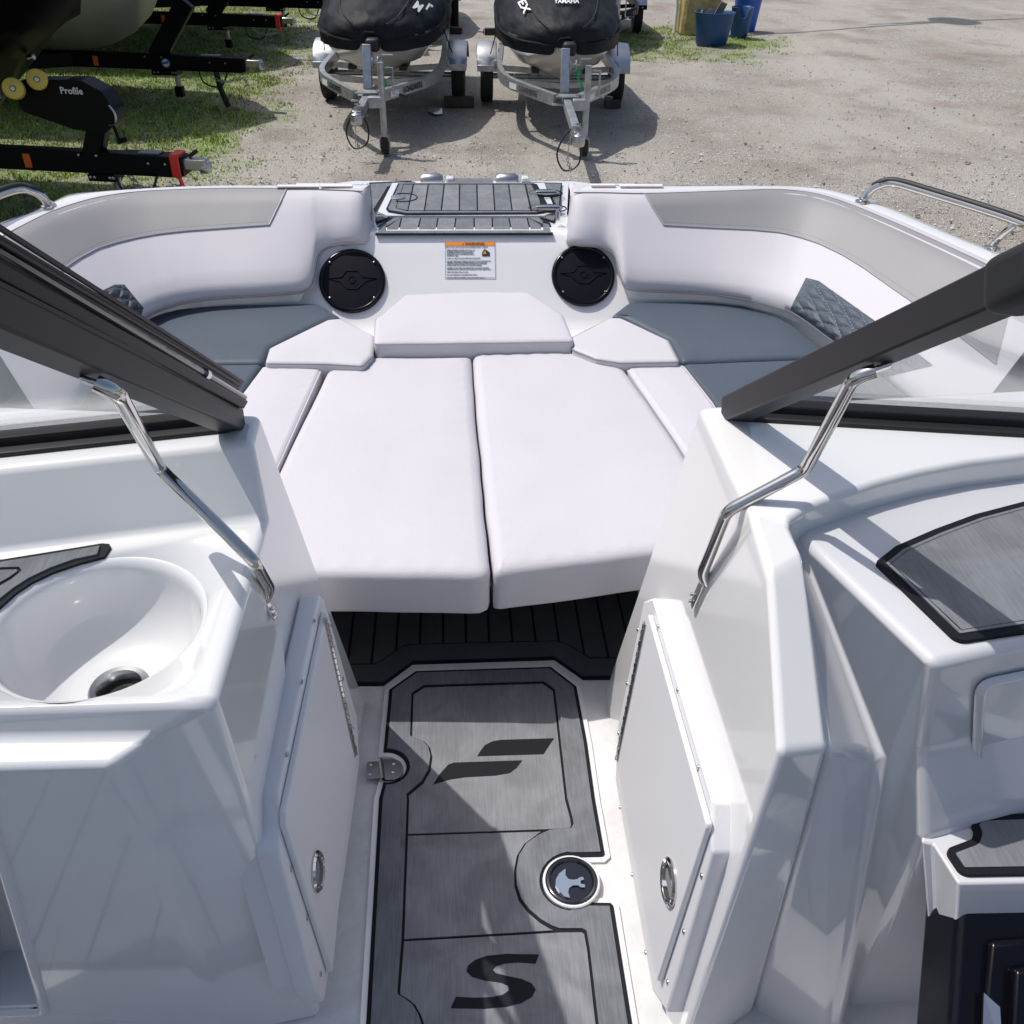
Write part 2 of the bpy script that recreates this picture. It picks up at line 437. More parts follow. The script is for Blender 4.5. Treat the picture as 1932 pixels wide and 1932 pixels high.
TLg = [(541, 357), (500, 356.5), (430, 356.5), (371, 357.5), (320, 359.5), (260, 363), (205, 370), (167, 378), (130, 389), (93, 402), (45, 426), (-40, 475)]
rl = patch('L', TLg, ML, VG, 'grey_upper_panel', nv=10, nu=60)
MR = [(1252, 425), (1339, 430), (1420, 434), (1472, 439), (1510, 448), (1546, 460), (1590, 481), (1629, 505), (1690, 548), (1745, 586), (1815, 638), (1880, 688)]
TRg = [(1216, 366.5), (1260, 365.5), (1340, 362.5), (1400, 360.5), (1463, 358), (1526, 363), (1570, 375), (1608, 388), (1660, 410), (1712, 432), (1800, 472), (1920, 530)]
rr_ = patch('R', TRg, MR, VG, 'grey_upper_panel', nv=10, nu=60)
for key, rows in (('L', rl), ('R', rr_)):
    MB().tube([r[0] for r in rows], .0028, 6).build('piping', PIPE, bol[key][0])
    # top welt between upholstery and deck
    MB().tube([p + V((0, 0, .001)) for p in bol[key][1]], .0022, 6).build('top_welt', SEAM, bol[key][0])
    MB().tube([p + V((0, 0, -.004)) for p in bol[key][2]], .0013, 5).build('bottom_seam', SEAM, bol[key][0])
    # stitches along the lower welt
    st = MB(); e = resample([p for p in rows[-2]], 260)
    for i in range(0, 259, 2): st.beam(e[i], e[i].lerp(e[i + 1], .75), .0012, .0012)
    so_ = st.build('stitching', SEAM, bol[key][0]); so_['kind'] = 'stuff'
def quilt(key, A, Bq, cells):
    def lift(u, v):
        a = (u * cells + v * 3) % 1; b = (u * cells - v * 3) % 1
        da, db = min(a, 1 - a), min(b, 1 - b); e = min(1, min(u, 1 - u) * 12, min(v, 1 - v) * 8)
        return (.0075 * min(1, (min(da, db) * 3.4)) ** .6) * e + .001
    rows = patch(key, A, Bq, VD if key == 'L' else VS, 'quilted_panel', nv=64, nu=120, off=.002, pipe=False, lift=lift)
    mb = MB(); nu, nv = 120, 64
    for s_ in (1, -1):
        for k in range(-4, cells + 5):
            line = []
            for j in range(nv + 1):
                u = (k - s_ * 3 * j / nv) / cells
                if .03 < u < .97: line.append(rows[j][int(u * (nu - 1))].lerp(rows[j][min(nu - 1, int(u * (nu - 1)) + 1)], u * (nu - 1) % 1) + V((-.0004, -.0006, .0012)))
            if len(line) > 3:
                q = resample(line, 46)
                for i in range(0, 45, 2): mb.beam(q[i], q[i + 1], .0011, .0011)
    s2 = mb.build('stitching', PIPE, bol[key][0]); s2['kind'] = 'stuff'
quilt('R', [(1521, 525), (1545, 531), (1670, 620), (1760, 690)], [(1492, 583), (1528, 608), (1592, 655), (1665, 712)], 5)
quilt('L', [(234, 538), (216, 538), (170, 560), (110, 600)], [(270, 582), (262, 603), (220, 650), (170, 720)], 5)

# deck strip between rub rail and bolster, and the hull below it
for outl, key, sg in ((ol, 'L', -1), (orr, 'R', 1)):
    t = bol[key][1]; tt = t + [B(sg * 1.42 + .08, 1.9, .62), B(sg * 1.5 + .08, 1.0, .62), B(sg * 1.5 + .08, -1.6, .62)]
    N = 140; a = resample(outl, N); b = resample(tt, N)
    cen = B(.05, 1.0, .62)
    def pull(p, k, dz): d = (p - cen); d.z = 0; d.normalize(); return p + d * k + V((0, 0, dz))
    rows = [[pull(p, .03, -.03) for p in b], [pull(p, .012, -.004) for p in b]] + [[p.lerp(q, f) + V((0, 0, .004 * math.sin(f * 3.14))) for p, q in zip([pull(p, .012, -.004) for p in b], a)] for f in (.35, .7)] + \
           [[pull(p, -.004, 0) for p in a], [pull(p, .006, -.006) for p in a], [pull(p, .01, -.02) for p in a], [pull(p, .008, -.05) for p in a]]
    MB().loft(rows).build('gunwale_deck', GEL, boat, sharp=60)
    MB().tube([pull(p, .02, -.035) for p in a], .016, 8).build('rub_rail', HULLG, boat)
    hull = [[pull(p, .008, -.045) for p in a], [pull(p, -.06, -.3) for p in a], [V((p.x * .8, p.y - .25, .35)) for p in a], [V((p.x * .45, p.y - .55, .12)) for p in a], [V((.04, p.y - .8, .02)) for p in a]]
    MB().loft(hull).build('hull_side', GEL, boat, sharp=50)
# warning sticker strips on the bow deck
for x0, x1, y in ((521, 600, 353.2), (604, 663, 352.6), (1115, 1162, 351.2), (1170, 1252, 352.2)):
    a, b = W(x0, y, .627), W(x1, y, .627); d = (b - a)
    MB().add([a, b, b + V((0, .03, 0)), a + V((0, .03, 0))], [(0, 1, 2, 3)]).build('deck_sticker', LABW, boat, smooth=False)
    MB().tube([a + V((0, -.001, .002)), b + V((0, -.001, .002))], .0009, 4).build('sticker_border', INKR, boat)

# ---- floor and inner liner
MB().prism([B(-1.3, -1.5, 0), B(1.5, -1.5, 0), B(1.5, 2.6, 0), B(1.1, 3.0, 0), B(-1.0, 3.0, 0), B(-1.3, 2.6, 0)], .03).build('cockpit_floor', FLG, boat, smooth=False)
# seat base: U-shaped plinth under the bow cushions
ub = [B(-1.32, 1.30, .255), B(-.42, 1.40, .255), B(-.36, 2.35, .255), B(.44, 2.37, .255), B(.52, 1.41, .255), B(1.48, 1.30, .255), B(1.48, 2.55, .255), B(1.1, 3.02, .255), B(-.95, 3.02, .255), B(-1.25, 2.6, .255)]
MB().prism(ub, .25).build('seat_base', GEL, boat, bevel=.008)
MB().prism([B(-.48, 1.46, .272), B(.56, 1.48, .272), B(.54, 2.45, .272), B(-.44, 2.43, .272)], .02).build('bed_support_board', STAR, boat, smooth=False)
# wall behind the gap under the bolsters
for key in 'LR':
    t, b = bol[key][1], bol[key][2]; cen = B(.05, 1.6, .3)
    def pu(p, k, z): d = (p - cen); d.z = 0; d.normalize(); q = p + d * k; q.z = z + Z0; return q
    bb = b[20:]
    MB().loft([[pu(p, .075, .44) for p in bb], [pu(p, .05, .34) for p in bb], [pu(p, .035, .29) for p in bb], [pu(p, .01, .258) for p in bb]]).build('side_liner', GEL, boat, sharp=70)
# forward wall with the speakers: sloping panel, top edge meets the bow step
WP = (W(875, 441, .5), W(875, 600, .285))
wy = lambda h: WP[1].y + (WP[0].y - WP[1].y) * (h - .285) / .215
FW = plane(B(0, wy(.5), .5), B(1, wy(.5), .5), B(0, wy(.285), .285))
cols = [-.80, -.7, -.62, -.58, -.55, -.50, -.45, -.36, -.32, -.26, -.1, .1, .34, .40, .44, .53, .58, .63, .66, .70, .78, .88]
def hcap(x):
    d = abs(x - .04)
    return .51 if d <= .37 else (.47 if d < .55 else (.40 if d < .6 else .37))
rows = []
for h, dy in ((.505, .05), (.506, .02), (.503, .006), (.494, -.002), (.45, 0), (.35, 0), (.285, 0), (.25, -.01), (.25, -.03)):
    rows.append([B(x, wy(min(h, .5, hcap(x))) + (dy if h < hcap(x) else 0), min(h, hcap(x))) for x in cols])
MB().loft(rows).build('forward_wall', GEL, boat, sharp=70)
# warning label on the wall
def FP(px, py, off=.0): return PL(px, py, FW) + FWn * off
FWn = FW[1] if FW[1].y < 0 else -FW[1]
lab = [FP(838, 456, .001), FP(935.5, 456, .001), FP(936, 527, .001), FP(838.5, 526, .001)]
lo = MB().prism(lab, .0008, direction=-FWn).build('warning_label', LABW, boat, smooth=False)
X = (lab[1] - lab[0]).normalized(); Yd = (lab[3] - lab[0]); Hh = Yd.length; Yn = -Yd.normalized(); Ww = (lab[1] - lab[0]).length
o0 = lab[0] + FWn * .0008
def lp(u, v, off=.0): return o0 + X * (u * Ww) - Yn * (v * Hh) + FWn * off
MB().prism([lp(.015, .015, .0006), lp(.985, .015, .0006), lp(.985, .115, .0006), lp(.015, .115, .0006)], .0004, direction=-FWn).build('orange_header', LABO, lo, smooth=False)
text_mesh(['WARNING'], lo, 'header_lettering', INK, lp(.40, .103, .0011), X, Yn, Hh * .105, bold=.02)
MB().prism([lp(.345, .10, .0011), lp(.385, .10, .0011), lp(.365, .03, .0011)], .0003, direction=-FWn).build('alert_triangle', INKR, lo, smooth=False)
txt = ['REMAIN PROPERLY SEATED AND HOLD ON', 'to available handholds while boat is moving to', 'avoid falling overboard or being ejected from', 'the boat. Do not sit on seat backs, gunwales or', 'sundeck/rear edges.', '',
       'WEAR U.S. COAST GUARD APPROVED LIFE JACKETS.', '', 'DO NOT OVERLOAD THE BOAT. OCCUPANTS AND GEAR MUST BE', 'PROPERLY AND EVENLY DISTRIBUTED fore and aft, on both sides', 'of the boat. Improper loading and/or overloading may result in poor', 'handling, sudden loss of control, swamping and/or capsizing.', '',
       'ADHERE TO AND OBEY THE DESIGNATED OCCUPANT SEATING', 'POSITIONS that are indicated by the manufacturer for your specific model.', '', 'OBEY THE OPERATOR at all times.', '', 'DO NOT OBSTRUCT THE OPERATOR\'S VISION.', '', 'DO NOT DEPART THE VESSEL without informing the operator.']
text_mesh([('Failure to follow these warnings could cause SERIOUS INJURY or DEATH.', Hh * .036)], lo, 'subtitle_lettering', INK, lp(.03, .165, .0006), X, Yn, Hh * .04, bold=.01)
text_mesh([(t, Hh * .037) for t in txt], lo, 'body_lettering', INK, lp(.05, .245, .0006), X, Yn, Hh * .037, space=1.0, bold=.01)
MB().prism([lp(.73, .40, .0008), lp(.73, .30, .0008), lp(.78, .2, .0008), lp(.88, .30, .0008), lp(.88, .40, .0008)], .0003, direction=-FWn).build('seating_pictogram', INK, lo, smooth=False)
MB().prism([lp(.745, .34, .0012), lp(.79, .24, .0012), lp(.81, .34, .0012)], .0003, direction=-FWn).build('pictogram_flame', LABO, lo, smooth=False)
for u in (.02, .98): MB().tube([lp(u, .02, .001), lp(u, .98, .001)], .0005, 4).build('label_border', BLU, lo)
MB().tube([lp(.02, .98, .001), lp(.98, .98, .001)], .0005, 4).build('label_border', BLU, lo)

# speakers
def speaker(cx, cy, r):
    c = FP(cx, cy, .002); e = empty('speaker', c, None, None); e.parent = boat; e.location = c - LOC[boat]
    MB().lathe(c, FWn, [(r, 0), (r, .006), (r * .97, .011), (r * .90, .013), (r * .87, .009), (r * .86, .006)], 48).build('rim', HOUS, e, sharp=80)
    dome = [(r * .88 * k / 10, .008 + .004 * (1 - (k / 10) ** 2)) for k in range(10, -1, -1)]
    MB().lathe(c, FWn, dome, 40).build('grille', GRILLE, e, sharp=80)
    zx = X; zy = FWn.cross(X).normalized()
    if zy.z < 0: zy = -zy
    def q(u, v): 
        d = min(1, math.hypot(u, v)); return c + zx * (u * r * .86) + zy * (v * r * .86) + FWn * (.0090 + .004 * (1 - d * d))
    pts = [(-.85, .06), (-.35, .1), (-.2, .32), (.2, .32), (.35, .1), (.85, .06), (.45, -.06), (.3, -.2), (.18, -.32), (-.18, -.32), (-.3, -.2), (-.45, -.06)]
    MB().tube([q(*p) for p in pts], .0016, 6, closed=True).build('emblem_ridge', GRILLE, e)
    MB().tube([q(.13 * math.cos(k * math.pi / 3), .13 * math.sin(k * math.pi / 3)) for k in range(6)], .0012, 6, closed=True).build('emblem_ridge', GRILLE, e)
    for a in (40, 140, 220, 320):
        MB().lathe(c + zx * (r * .86 * math.cos(R(a))) + zy * (r * .86 * math.sin(R(a))) + FWn * .011, FWn, [(.0035, 0), (.003, .002), (0, .003)], 10).build('screw', STEEL, e)
sr = (FP(728, 531) - FP(602, 531)).length / 2
speaker(665, 531, sr); speaker(1100, 521, sr * .975)

# ---- bow step and anchor locker lid
bp = [B(-.345, 2.99, .497), B(.425, 2.99, .497), B(.5, 3.15, .497), B(.9, 3.2, .497), B(.75, 3.5, .497), B(.5, 3.62, .497), B(-.4, 3.62, .497), B(-.65, 3.5, .497), B(-.75, 3.2, .497), B(-.38, 3.15, .497)]
MB().prism(bp, .12).build('bow_platform', GEL, boat, bevel=.01)
for pts in ([(692, 357), (704, 441), (706, 452), (694, 452), (684, 365)], [(1060, 357), (1047, 441), (1046, 452), (1062, 452), (1076, 365)]):
    hs = [.612, .507, .47, .47, .612] ; q = [W(a, b, h) for (a, b), h in zip(pts, hs)]
for sx, xa in ((-1, -.285), (1, .40)):
    MB().prism([B(xa, 2.985, .49), B(xa, 2.985, .51), B(xa, 3.07, .585), B(xa, 3.11, .616), B(xa, 3.165, .618), B(xa, 3.165, .49)], .02, direction=(sx, 0, 0)).build('notch_cheek', GEL, boat, bevel=.004)
    MB().prism([B(xa, 3.10, .616), B(xa + sx * .25, 3.10, .616), B(xa + sx * .25, 3.165, .616), B(xa, 3.165, .616)], .11).build('notch_shoulder', GEL, boat, bevel=.008)
def PF(l, h, r=0): q = Wp(l, h); return fillet(q, r, 4) if r else q
def plate(l, h, m, name='foam_plank', parent=None, gap=.0, r=0, dep=.003, bev=0):
    q = PF(l, h)
    if area_n(q).z < 0: q = q[::-1]
    if gap: q = offset(q, gap)
    if r: q = fillet(q, r, 4)
    return MB().prism(q, dep).build(name, m, parent or boat, smooth=False)
def mat5(l): return [(a * .3321 + 585, b * .3321 + 321) for a, b in l]
# lower step mat
h0 = .503
low = empty('step_mat', W(875, 425, h0), None, None); low.parent = boat; low.location = LOC[low] - LOC[boat]
plate(mat5([(370, 366), (385, 318), (475, 262), (1300, 262), (1365, 300), (1381, 364)]), h0, BLKF, 'mat_base', low)
xs_t = [505, 520, 628, 727, 828, 932, 1035, 1130, 1233, 1245]; xs_b = [430, 505, 612, 716, 821, 933, 1037, 1143, 1250, 1322]
def strip(xt, xb, yt, yb, i): return mat5([(xt[i], yt), (xt[i + 1], yt), (xb[i + 1], yb), (xb[i], yb)])
plate(mat5([(383, 357), (395, 322), (430, 300), (432, 343), (1325, 341), (1322, 300), (1357, 308), (1368, 355)]), h0 + .003, FOAM, 'border_strip', low)
plate(mat5([(432, 300), (482, 268), (1296, 267), (1322, 290), (1322, 304), (1240, 270), (510, 272), (434, 318)]), h0 + .003, FOAM, 'border_strip', low)
for i in range(9):
    if i == 0: l = [(442, 322), (508, 275), (515, 275), (500, 338), (436, 338)]
    elif i == 8: l = [(1238, 273), (1246, 275), (1312, 312), (1312, 335), (1254, 335)]
    else: l = [(xs_t[i] + 4, 273), (xs_t[i + 1] - 4, 273), (xs_b[i + 1] - 4, 337), (xs_b[i] + 4, 337)]
    plate(mat5(l), h0 + .003, FOAML if i % 2 else FOAM, 'foam_plank', low)
# anchor locker lid
h1 = .512
lid = empty('anchor_locker_lid', W(875, 375, h1), None, None); lid.parent = boat; lid.location = LOC[lid] - LOC[boat]
lidw = mat5([(468, 72), (385, 236), (440, 258), (1330, 258), (1395, 232), (1330, 72)])
plate(lidw, h1 - .002, GEL, 'lid_panel', lid, dep=.02)
plate(mat5([(500, 74), (432, 218), (445, 236), (540, 252), (1290, 248), (1368, 232), (1355, 205), (1290, 80), (1270, 74)]), h1 + .001, BLKF, 'mat_base', lid)
plate(mat5([(508, 78), (445, 212), (452, 226), (545, 242), (1285, 239), (1355, 226), (1340, 205), (1295, 232), (548, 232), (485, 215), (530, 78)]), h1 + .004, FOAM, 'border_strip', lid)
xt = [528, 588, 672, 762, 850, 948, 1040, 1128, 1222, 1262]; xb = [492, 555, 650, 746, 848, 951, 1050, 1148, 1255, 1322]
for i in range(9):
    l = [(xt[i] + 4, 82), (xt[i + 1] - 4, 82), (xb[i + 1] - 4, 228), (xb[i] + 4, 228)]
    if i == 0: l = [(532, 82), (583, 82), (553, 226), (540, 226), (490, 212)]
    if i == 8: l = [(1228, 82), (1256, 82), (1300, 160), (1312, 212), (1288, 228), (1262, 228)]
    plate(mat5(l), h1 + .005, FOAML if i % 2 else FOAM, 'foam_plank', lid)
for (x, y), (w, d) in (((1340, 122), (.05, .018)), ((1350, 208), (.055, .018))):
    c = W(x * .3321 + 585, y * .3321 + 321, h1 + .009); ring = [c + V((math.cos(a) * (w + .012), math.sin(a) * .045, -.002)) for a in [2 * math.pi * k / 28 for k in range(28)]]
    MB().prism([c + V((math.cos(a) * (w), math.sin(a) * .032, -.002)) for a in [2 * math.pi * k / 28 for k in range(28)]], .002).build('hinge_pad', FOAM, lid, smooth=False)
    MB().tube([p_ + V((0, 0, -.0035)) for p_ in ring], .0022, 6, closed=True).build('hinge_groove', BLKF, lid)
    MB().box(c + V((0, 0, .002)), (w * 1.5, .022, .005)).build('lid_hinge', STEEL, lid, bevel=.003)
c = W(500 * .3321 + 585, 155 * .3321 + 321, h1 + .006)
MB().tube([c + V((math.cos(a) * .05 + .02, math.sin(a) * .05, 0)) for a in [R(-120 + 24 * k) for k in range(11)]], .002, 6).build('latch_groove', BLKF, lid)
MB().lathe(c, (0, 0, 1), [(.026, -.003), (.026, .003), (.02, .005), (0, .004)], 24).build('lid_latch', STEEL, lid)
# side foam pads beside the lid
plate(mat5([(335, 70), (352, 240), (372, 236), (455, 90), (600, 68), (560, 60)]), h1 - .006, BLKF, 'side_mat', boat)
plate(mat5([(345, 78), (358, 225), (440, 92), (545, 68)]), h1 - .003, FOAM, 'side_mat', boat)
plate(mat5([(1200, 66), (1290, 92), (1400, 240), (1420, 236), (1432, 72)]), h1 - .006, BLKF, 'side_mat', boat)
plate(mat5([(1330, 74), (1412, 215), (1425, 76)]), h1 - .003, FOAM, 'side_mat', boat)
plate(mat5([(358, 245), (478, 262), (378, 300)]), h0, BLKF, 'side_mat', boat); plate(mat5([(366, 251), (455, 262), (382, 288)]), h0 + .003, FOAM, 'side_mat', boat)
plate(mat5([(1290, 262), (1404, 245), (1388, 296)]), h0, BLKF, 'side_mat', boat); plate(mat5([(1310, 263), (1396, 251), (1383, 286)]), h0 + .003, FOAM, 'side_mat', boat)
plate(mat5([(780, 68), (790, 46), (1030, 46), (1040, 68)]), .505, FOAM, 'bow_pad', boat)
for x in (692, 1120):
    c = W(x * .3321 + 585, 60 * .3321 + 321, .5)
    MB().lathe(c + V((-.045, 0, .0)), (1, 0, 0), [(.0, 0), (.02, .002), (.028, .015), (.028, .075), (.02, .088), (0, .09)], 20).build('bow_roller', STEEL, boat)
    MB().box(c + V((.07, .0, .0)), (.03, .04, .03)).build('roller_bracket', GEL, boat, bevel=.004)
# small handles at the bolster inboard ends
for x, y in ((704, 412), (1052, 410)):
    c = W(x, y, .53); MB().tube([c + V((0, -.02, 0)), c + V((0, -.01, .02)), c + V((0, .02, .02)), c + V((0, .03, 0))], .004, 6).build('deck_cleat', STEEL, boat)
    MB().lathe(c + V((0, .005, .01)), (0, 0, 1), [(.009, -.02), (.009, .006), (.005, .012), (0, .013)], 12).build('deck_cleat', STEEL, boat)

# ---- hatch mat in the walkway
z4 = lambda l: [(a * .3223 + 604, b * .3223 + 1113) for a, b in l]
z5 = lambda l: [(a * .3223 + 604, b * .3223 + 1509) for a, b in l]
hp = .006
def arc(cx, cy, rx, ry, a0, a1, n): return [(cx + rx * math.cos(R(a0 + (a1 - a0) * k / n)), cy + ry * math.sin(R(a0 + (a1 - a0) * k / n))) for k in range(n + 1)]
outer = z4([(405, 590), (560, 480), (1350, 455), (1500, 570), (1562, 900)]) + z5([(1608, 0), (1665, 322), (1652, 334)]) + z5([(1470, 338)]) + \
    [(x, y) for x, y in arc(1081, 1665, 56, 49, -100, -262, 12)] + z5([(1560, 606), (1700, 608), (1716, 625), (1825, 1311)]) + [(1216, 2080), (676, 2080)] + z5([(270, 1311), (345, 0)]) + \
    [(x, y) for x, y in arc(730, 1449, 37, 29, 100, -100, 14)] + z4([(395, 700)])
hatch = empty('walkway_hatch', W(930, 1600, 0), None, None); hatch.parent = boat; hatch.location = LOC[hatch] - LOC[boat]
oq = Wp(outer, hp)
if area_n(oq).z < 0: oq = oq[::-1]
MB().prism(offset(oq, -.010), .008, direction=(0, 0, -1)).build('hatch_panel', GEL, hatch, smooth=False)
oq = [p + V((0, 0, .0028)) for p in oq]
MB().prism(oq, .0028).build('mat_base', BLKF, hatch, smooth=False)
union = z4([(610, 567), (1305, 545), (1368, 590), (1440, 1229)]) + z5([(1470, 110), (1476, 152), (1464, 168), (1400, 172), (1340, 180)]) + \
    z5([(1270, 212), (1200, 262), (1158, 330), (1142, 420), (1144, 510), (1170, 590), (1220, 655), (1290, 715), (1350, 750), (1400, 768), (1530, 768), (1552, 780), (1570, 880), (1620, 1311)]) + [(1142, 2080), (790, 2080)] + \
    z5([(600, 1311), (582, 1260), (550, 1205), (510, 1172), (462, 1142), (462, 1110), (485, 820), (508, 205), (515, 0)]) + z4([(512, 1205), (600, 1130), (640, 1060), (652, 980), (638, 925), (605, 890), (533, 860), (541, 612)])
uq = [p + V((0, 0, .0058)) for p in Wp(union, hp)]
if area_n(uq).z < 0: uq = uq[::-1]
gw = .0022
oin = offset(oq, .0075); oin = [V((p.x, p.y, uq[0].z)) for p in oin]
MB().prism(oin, .003, holes=[offset(uq, -gw)]).build('border_strip', FOAM, hatch, smooth=False)
p1 = z4([(610, 567), (1305, 545), (1368, 590), (1440, 1229)]) + z5([(1470, 110), (1476, 152), (1464, 168), (1320, 178), (508, 205), (515, 0)]) + z4([(512, 1205), (600, 1130), (640, 1060), (652, 980), (638, 925), (605, 890), (533, 860), (541, 612)])
p2 = z5([(508, 205), (1310, 180), (1200, 262), (1158, 330), (1142, 420), (1144, 510), (1170, 590), (1220, 655), (1290, 715), (1350, 750), (1385, 768), (485, 822)])
p3 = z5([(485, 822), (1400, 770), (1530, 768), (1552, 780), (1570, 880), (1620, 1311)]) + [(1142, 2080), (790, 2080)] + z5([(600, 1311), (582, 1260), (550, 1205), (510, 1172), (462, 1142), (462, 1110)])
for p in (p1, p2, p3): plate(p, hp + .0062, FOAML, 'foam_panel', hatch, gap=gw)
Fa = z4([(1368, 868), (1308, 960), (920, 972), (940, 940), (965, 908), (1010, 885), (1060, 877)])
Fb = z4([(1183, 997), (1150, 1040), (1110, 1070), (1030, 1085), (850, 1095), (760, 1108), (662, 1138), (700, 1078), (750, 1022), (785, 1010)])
Sg = z5([(1280, 905), (1262, 958), (1160, 950), (1080, 957), (1030, 972), (1010, 995), (1030, 1015), (1100, 1032), (1180, 1048), (1240, 1075), (1262, 1110), (1240, 1152), (1180, 1188), (1090, 1210), (960, 1222), (765, 1218), (795, 1152), (900, 1158), (1000, 1155), (1070, 1140), (1105, 1115), (1100, 1088), (1060, 1070), (960, 1055), (890, 1035), (857, 1005), (865, 970), (910, 935), (980, 912), (1090, 901)])
for l in (Fa, Fb, Sg): plate(l, hp + .0072, BLKF, 'logo_inlay', hatch, dep=.0012)
# round pull latch on its white pad
c = W(1078, 1664, .012)
MB().lathe(c, (0, 0, 1), [(.052, -.012), (.052, .003), (.050, .005), (.0475, .005), (.0475, -.011)], 40).build('latch_ring', GEL, hatch)
MB().lathe(c, (0, 0, 1), [(.047, -.01), (.047, .006), (.044, .008), (.040, .008), (.037, .003), (0, .003)], 40).build('latch_cup', BPL, hatch)
k5 = lambda l: [W(a * .3223 + 604, b * .3223 + 1509, .019) for a, b in l]
em = k5([(1437, 402), (1400, 430), (1380, 465), (1378, 500), (1400, 535), (1430, 565), (1463, 574), (1452, 540), (1458, 515), (1480, 500), (1510, 500), (1528, 512), (1550, 512), (1550, 495), (1528, 492), (1524, 482), (1528, 470), (1545, 468), (1540, 452), (1522, 452), (1505, 464), (1480, 468), (1452, 462), (1436, 440)])
MB().prism(em, .003).build('latch_emblem', CHB, hatch, smooth=False)
# steel hinge at the left edge of the hatch
hz = .0135
hl = z4([(283, 1005), (360, 1003), (362, 990), (440, 990)]) + [(747, 1433), (756, 1437), (761, 1447), (760, 1458), (754, 1467), (744, 1471)] + z4([(400, 1110), (376, 1112), (372, 1100), (272, 1106), (266, 1095), (275, 1012)])
hg = plate(hl, hz, DRN, 'hatch_hinge', hatch, dep=.004)
MB().tube([W(718, 1433, hz + .003), W(722, 1470, hz + .003)], .005, 10).build('hinge_pin', CHROME, hg)
for x, y in ((299, 1024), (294, 1079), (432, 1018), (428, 1067)):
    MB().lathe(W(x * .3223 + 604, y * .3223 + 1113, hz), (0, 0, 1), [(.0042, 0), (.0035, .002), (0, .0028)], 12).build('hinge_screw', STEEL, hg)
# bow foot-well mat
bm_ = empty('bow_floor_mat', W(930, 1200, 0), None, None); bm_.parent = boat; bm_.location = LOC[bm_] - LOC[boat]
edge = z4([(150, 557), (370, 557), (540, 432), (1372, 405), (1540, 522), (1760, 520)])
edge3 = Wp(edge, .0045); back = [B(.62, 2.3, .0045), B(-.55, 2.3, .0045)]
q = edge3 + back
if area_n(q).z < 0: q = q[::-1]
MB().prism(q, .004).build('mat_base', BLKF, bm_, smooth=False)
inn = z4([(120, 437), (320, 433), (355, 418), (478, 330), (525, 318), (1370, 297), (1440, 315), (1580, 398), (1780, 398)])
bandq = [p + V((0, .012, 0)) for p in Wp(edge, .0078)] + [p + V((0, -.002, 0)) for p in Wp(inn, .0078)[::-1]]
MB().prism(bandq, .003).build('border_strip', FOAMD, bm_, smooth=False)
iw = Wp(inn, .0078)
def yin(x):
    for a, b in zip(iw, iw[1:]):
        if a.x <= x <= b.x: return a.y + (b.y - a.y) * (x - a.x) / (b.x - a.x)
    return iw[0].y if x < iw[0].x else iw[-1].y
xg = [W((180 + 135 * k) * .3223 + 604, 300 * .3223 + 1113, 0).x for k in range(-2, 16)]
for a, b in zip(xg, xg[1:]):
    a2, b2 = a + .003, b - .003; mid = [x for x in [p.x for p in iw] if a2 < x < b2]
    pts = [B(x, yin(x) + .004, .0078) for x in [a2] + sorted(mid) + [b2]] + [B(b2, 2.28, .0078), B(a2, 2.28, .0078)]
    MB().prism(pts, .003).build('foam_plank', FOAMD, bm_, smooth=False)

# ---- CONSOLES
def cage(name, vs, fs, m, bev=.012, seg=4, hf=None): return mk(name, vs, fs, m, boat, bevel=bev, seg=seg, wn=True, hard_from=hf)
# left console with the sink
F1 = W(490, 781, .80); A = W(690, 1325, 0); c1 = W(407, 1322, .70)
R1 = W(504, 978, .70); D1 = W(476, 833, .80)
E1 = PL(600, 1905, LW); E1.z = Z0; L2 = W(209, 1442, .66); L1 = W(293, 1392, .662); L2f = V((L2.x + .02, L2.y, Z0))
Cm = PL(431, 1421, LW)
xl = -1.5
D2 = W(-430, 929, .80); R2 = W(-430, 1099, .70); C2 = W(-430, 1350, .70); L1b = W(-430, 1400, .662); L2b = W(-430, 1458, .66)
F2 = V((xl + .05, 1.36, .80 + Z0)); F3 = V((xl + .05, 1.36, Z0)); F4 = V((-.9, 1.33, .80 + Z0))
for p in (D2, R2, C2, L1b, L2b): pass
D2 = D1 + (D2 - D1) * 1.25; R2 = R1 + (R2 - R1) * 1.25; C2 = c1 + (C2 - c1) * 1.2; L1b = L1 + (L1b - L1) * 1.2; L2b = L2 + (L2b - L2) * 1.2
L2bf = V((L2b.x, L2b.y, Z0))
vs = [F1, A, E1, c1, R1, D1, D2, R2, C2, L1, L1b, L2, L2b, L2f, L2bf, F2, F3]
#      0  1   2   3   4   5   6   7   8   9   10   11  12   13   14    15  16
def AF(px, py): return PL(px, py, plane(L2, L2b, L2f))
afn = plane(L2, L2b, L2f)[1]; afn = afn if afn.y < 0 else -afn
rp = [AF(-150, 1500), AF(-22, 1495), AF(98, 1912), AF(-60, 1918)]
fr = fillet(rp, .02)
if area_n(fr).dot(afn) < 0: fr = fr[::-1]
hl = offset(fr, .016); hk = [p_ - afn * .09 for p_ in hl]
base = len(vs); quad = [11, 12, 14, 13]
tr_ = tessellate_polygon([[vs[k_] for k_ in quad], hl]); vs += hl + hk; nh = len(hl)
mp_ = lambda k_: quad[k_] if k_ < 4 else base + k_ - 4
extra = [tuple(mp_(k_) for k_ in f_) for f_ in tr_] + [(base + k_, base + (k_ + 1) % nh, base + nh + (k_ + 1) % nh, base + nh + k_) for k_ in range(nh)] + [tuple(base + nh + k_ for k_ in f_) for f_ in tessellate_polygon([hk])]
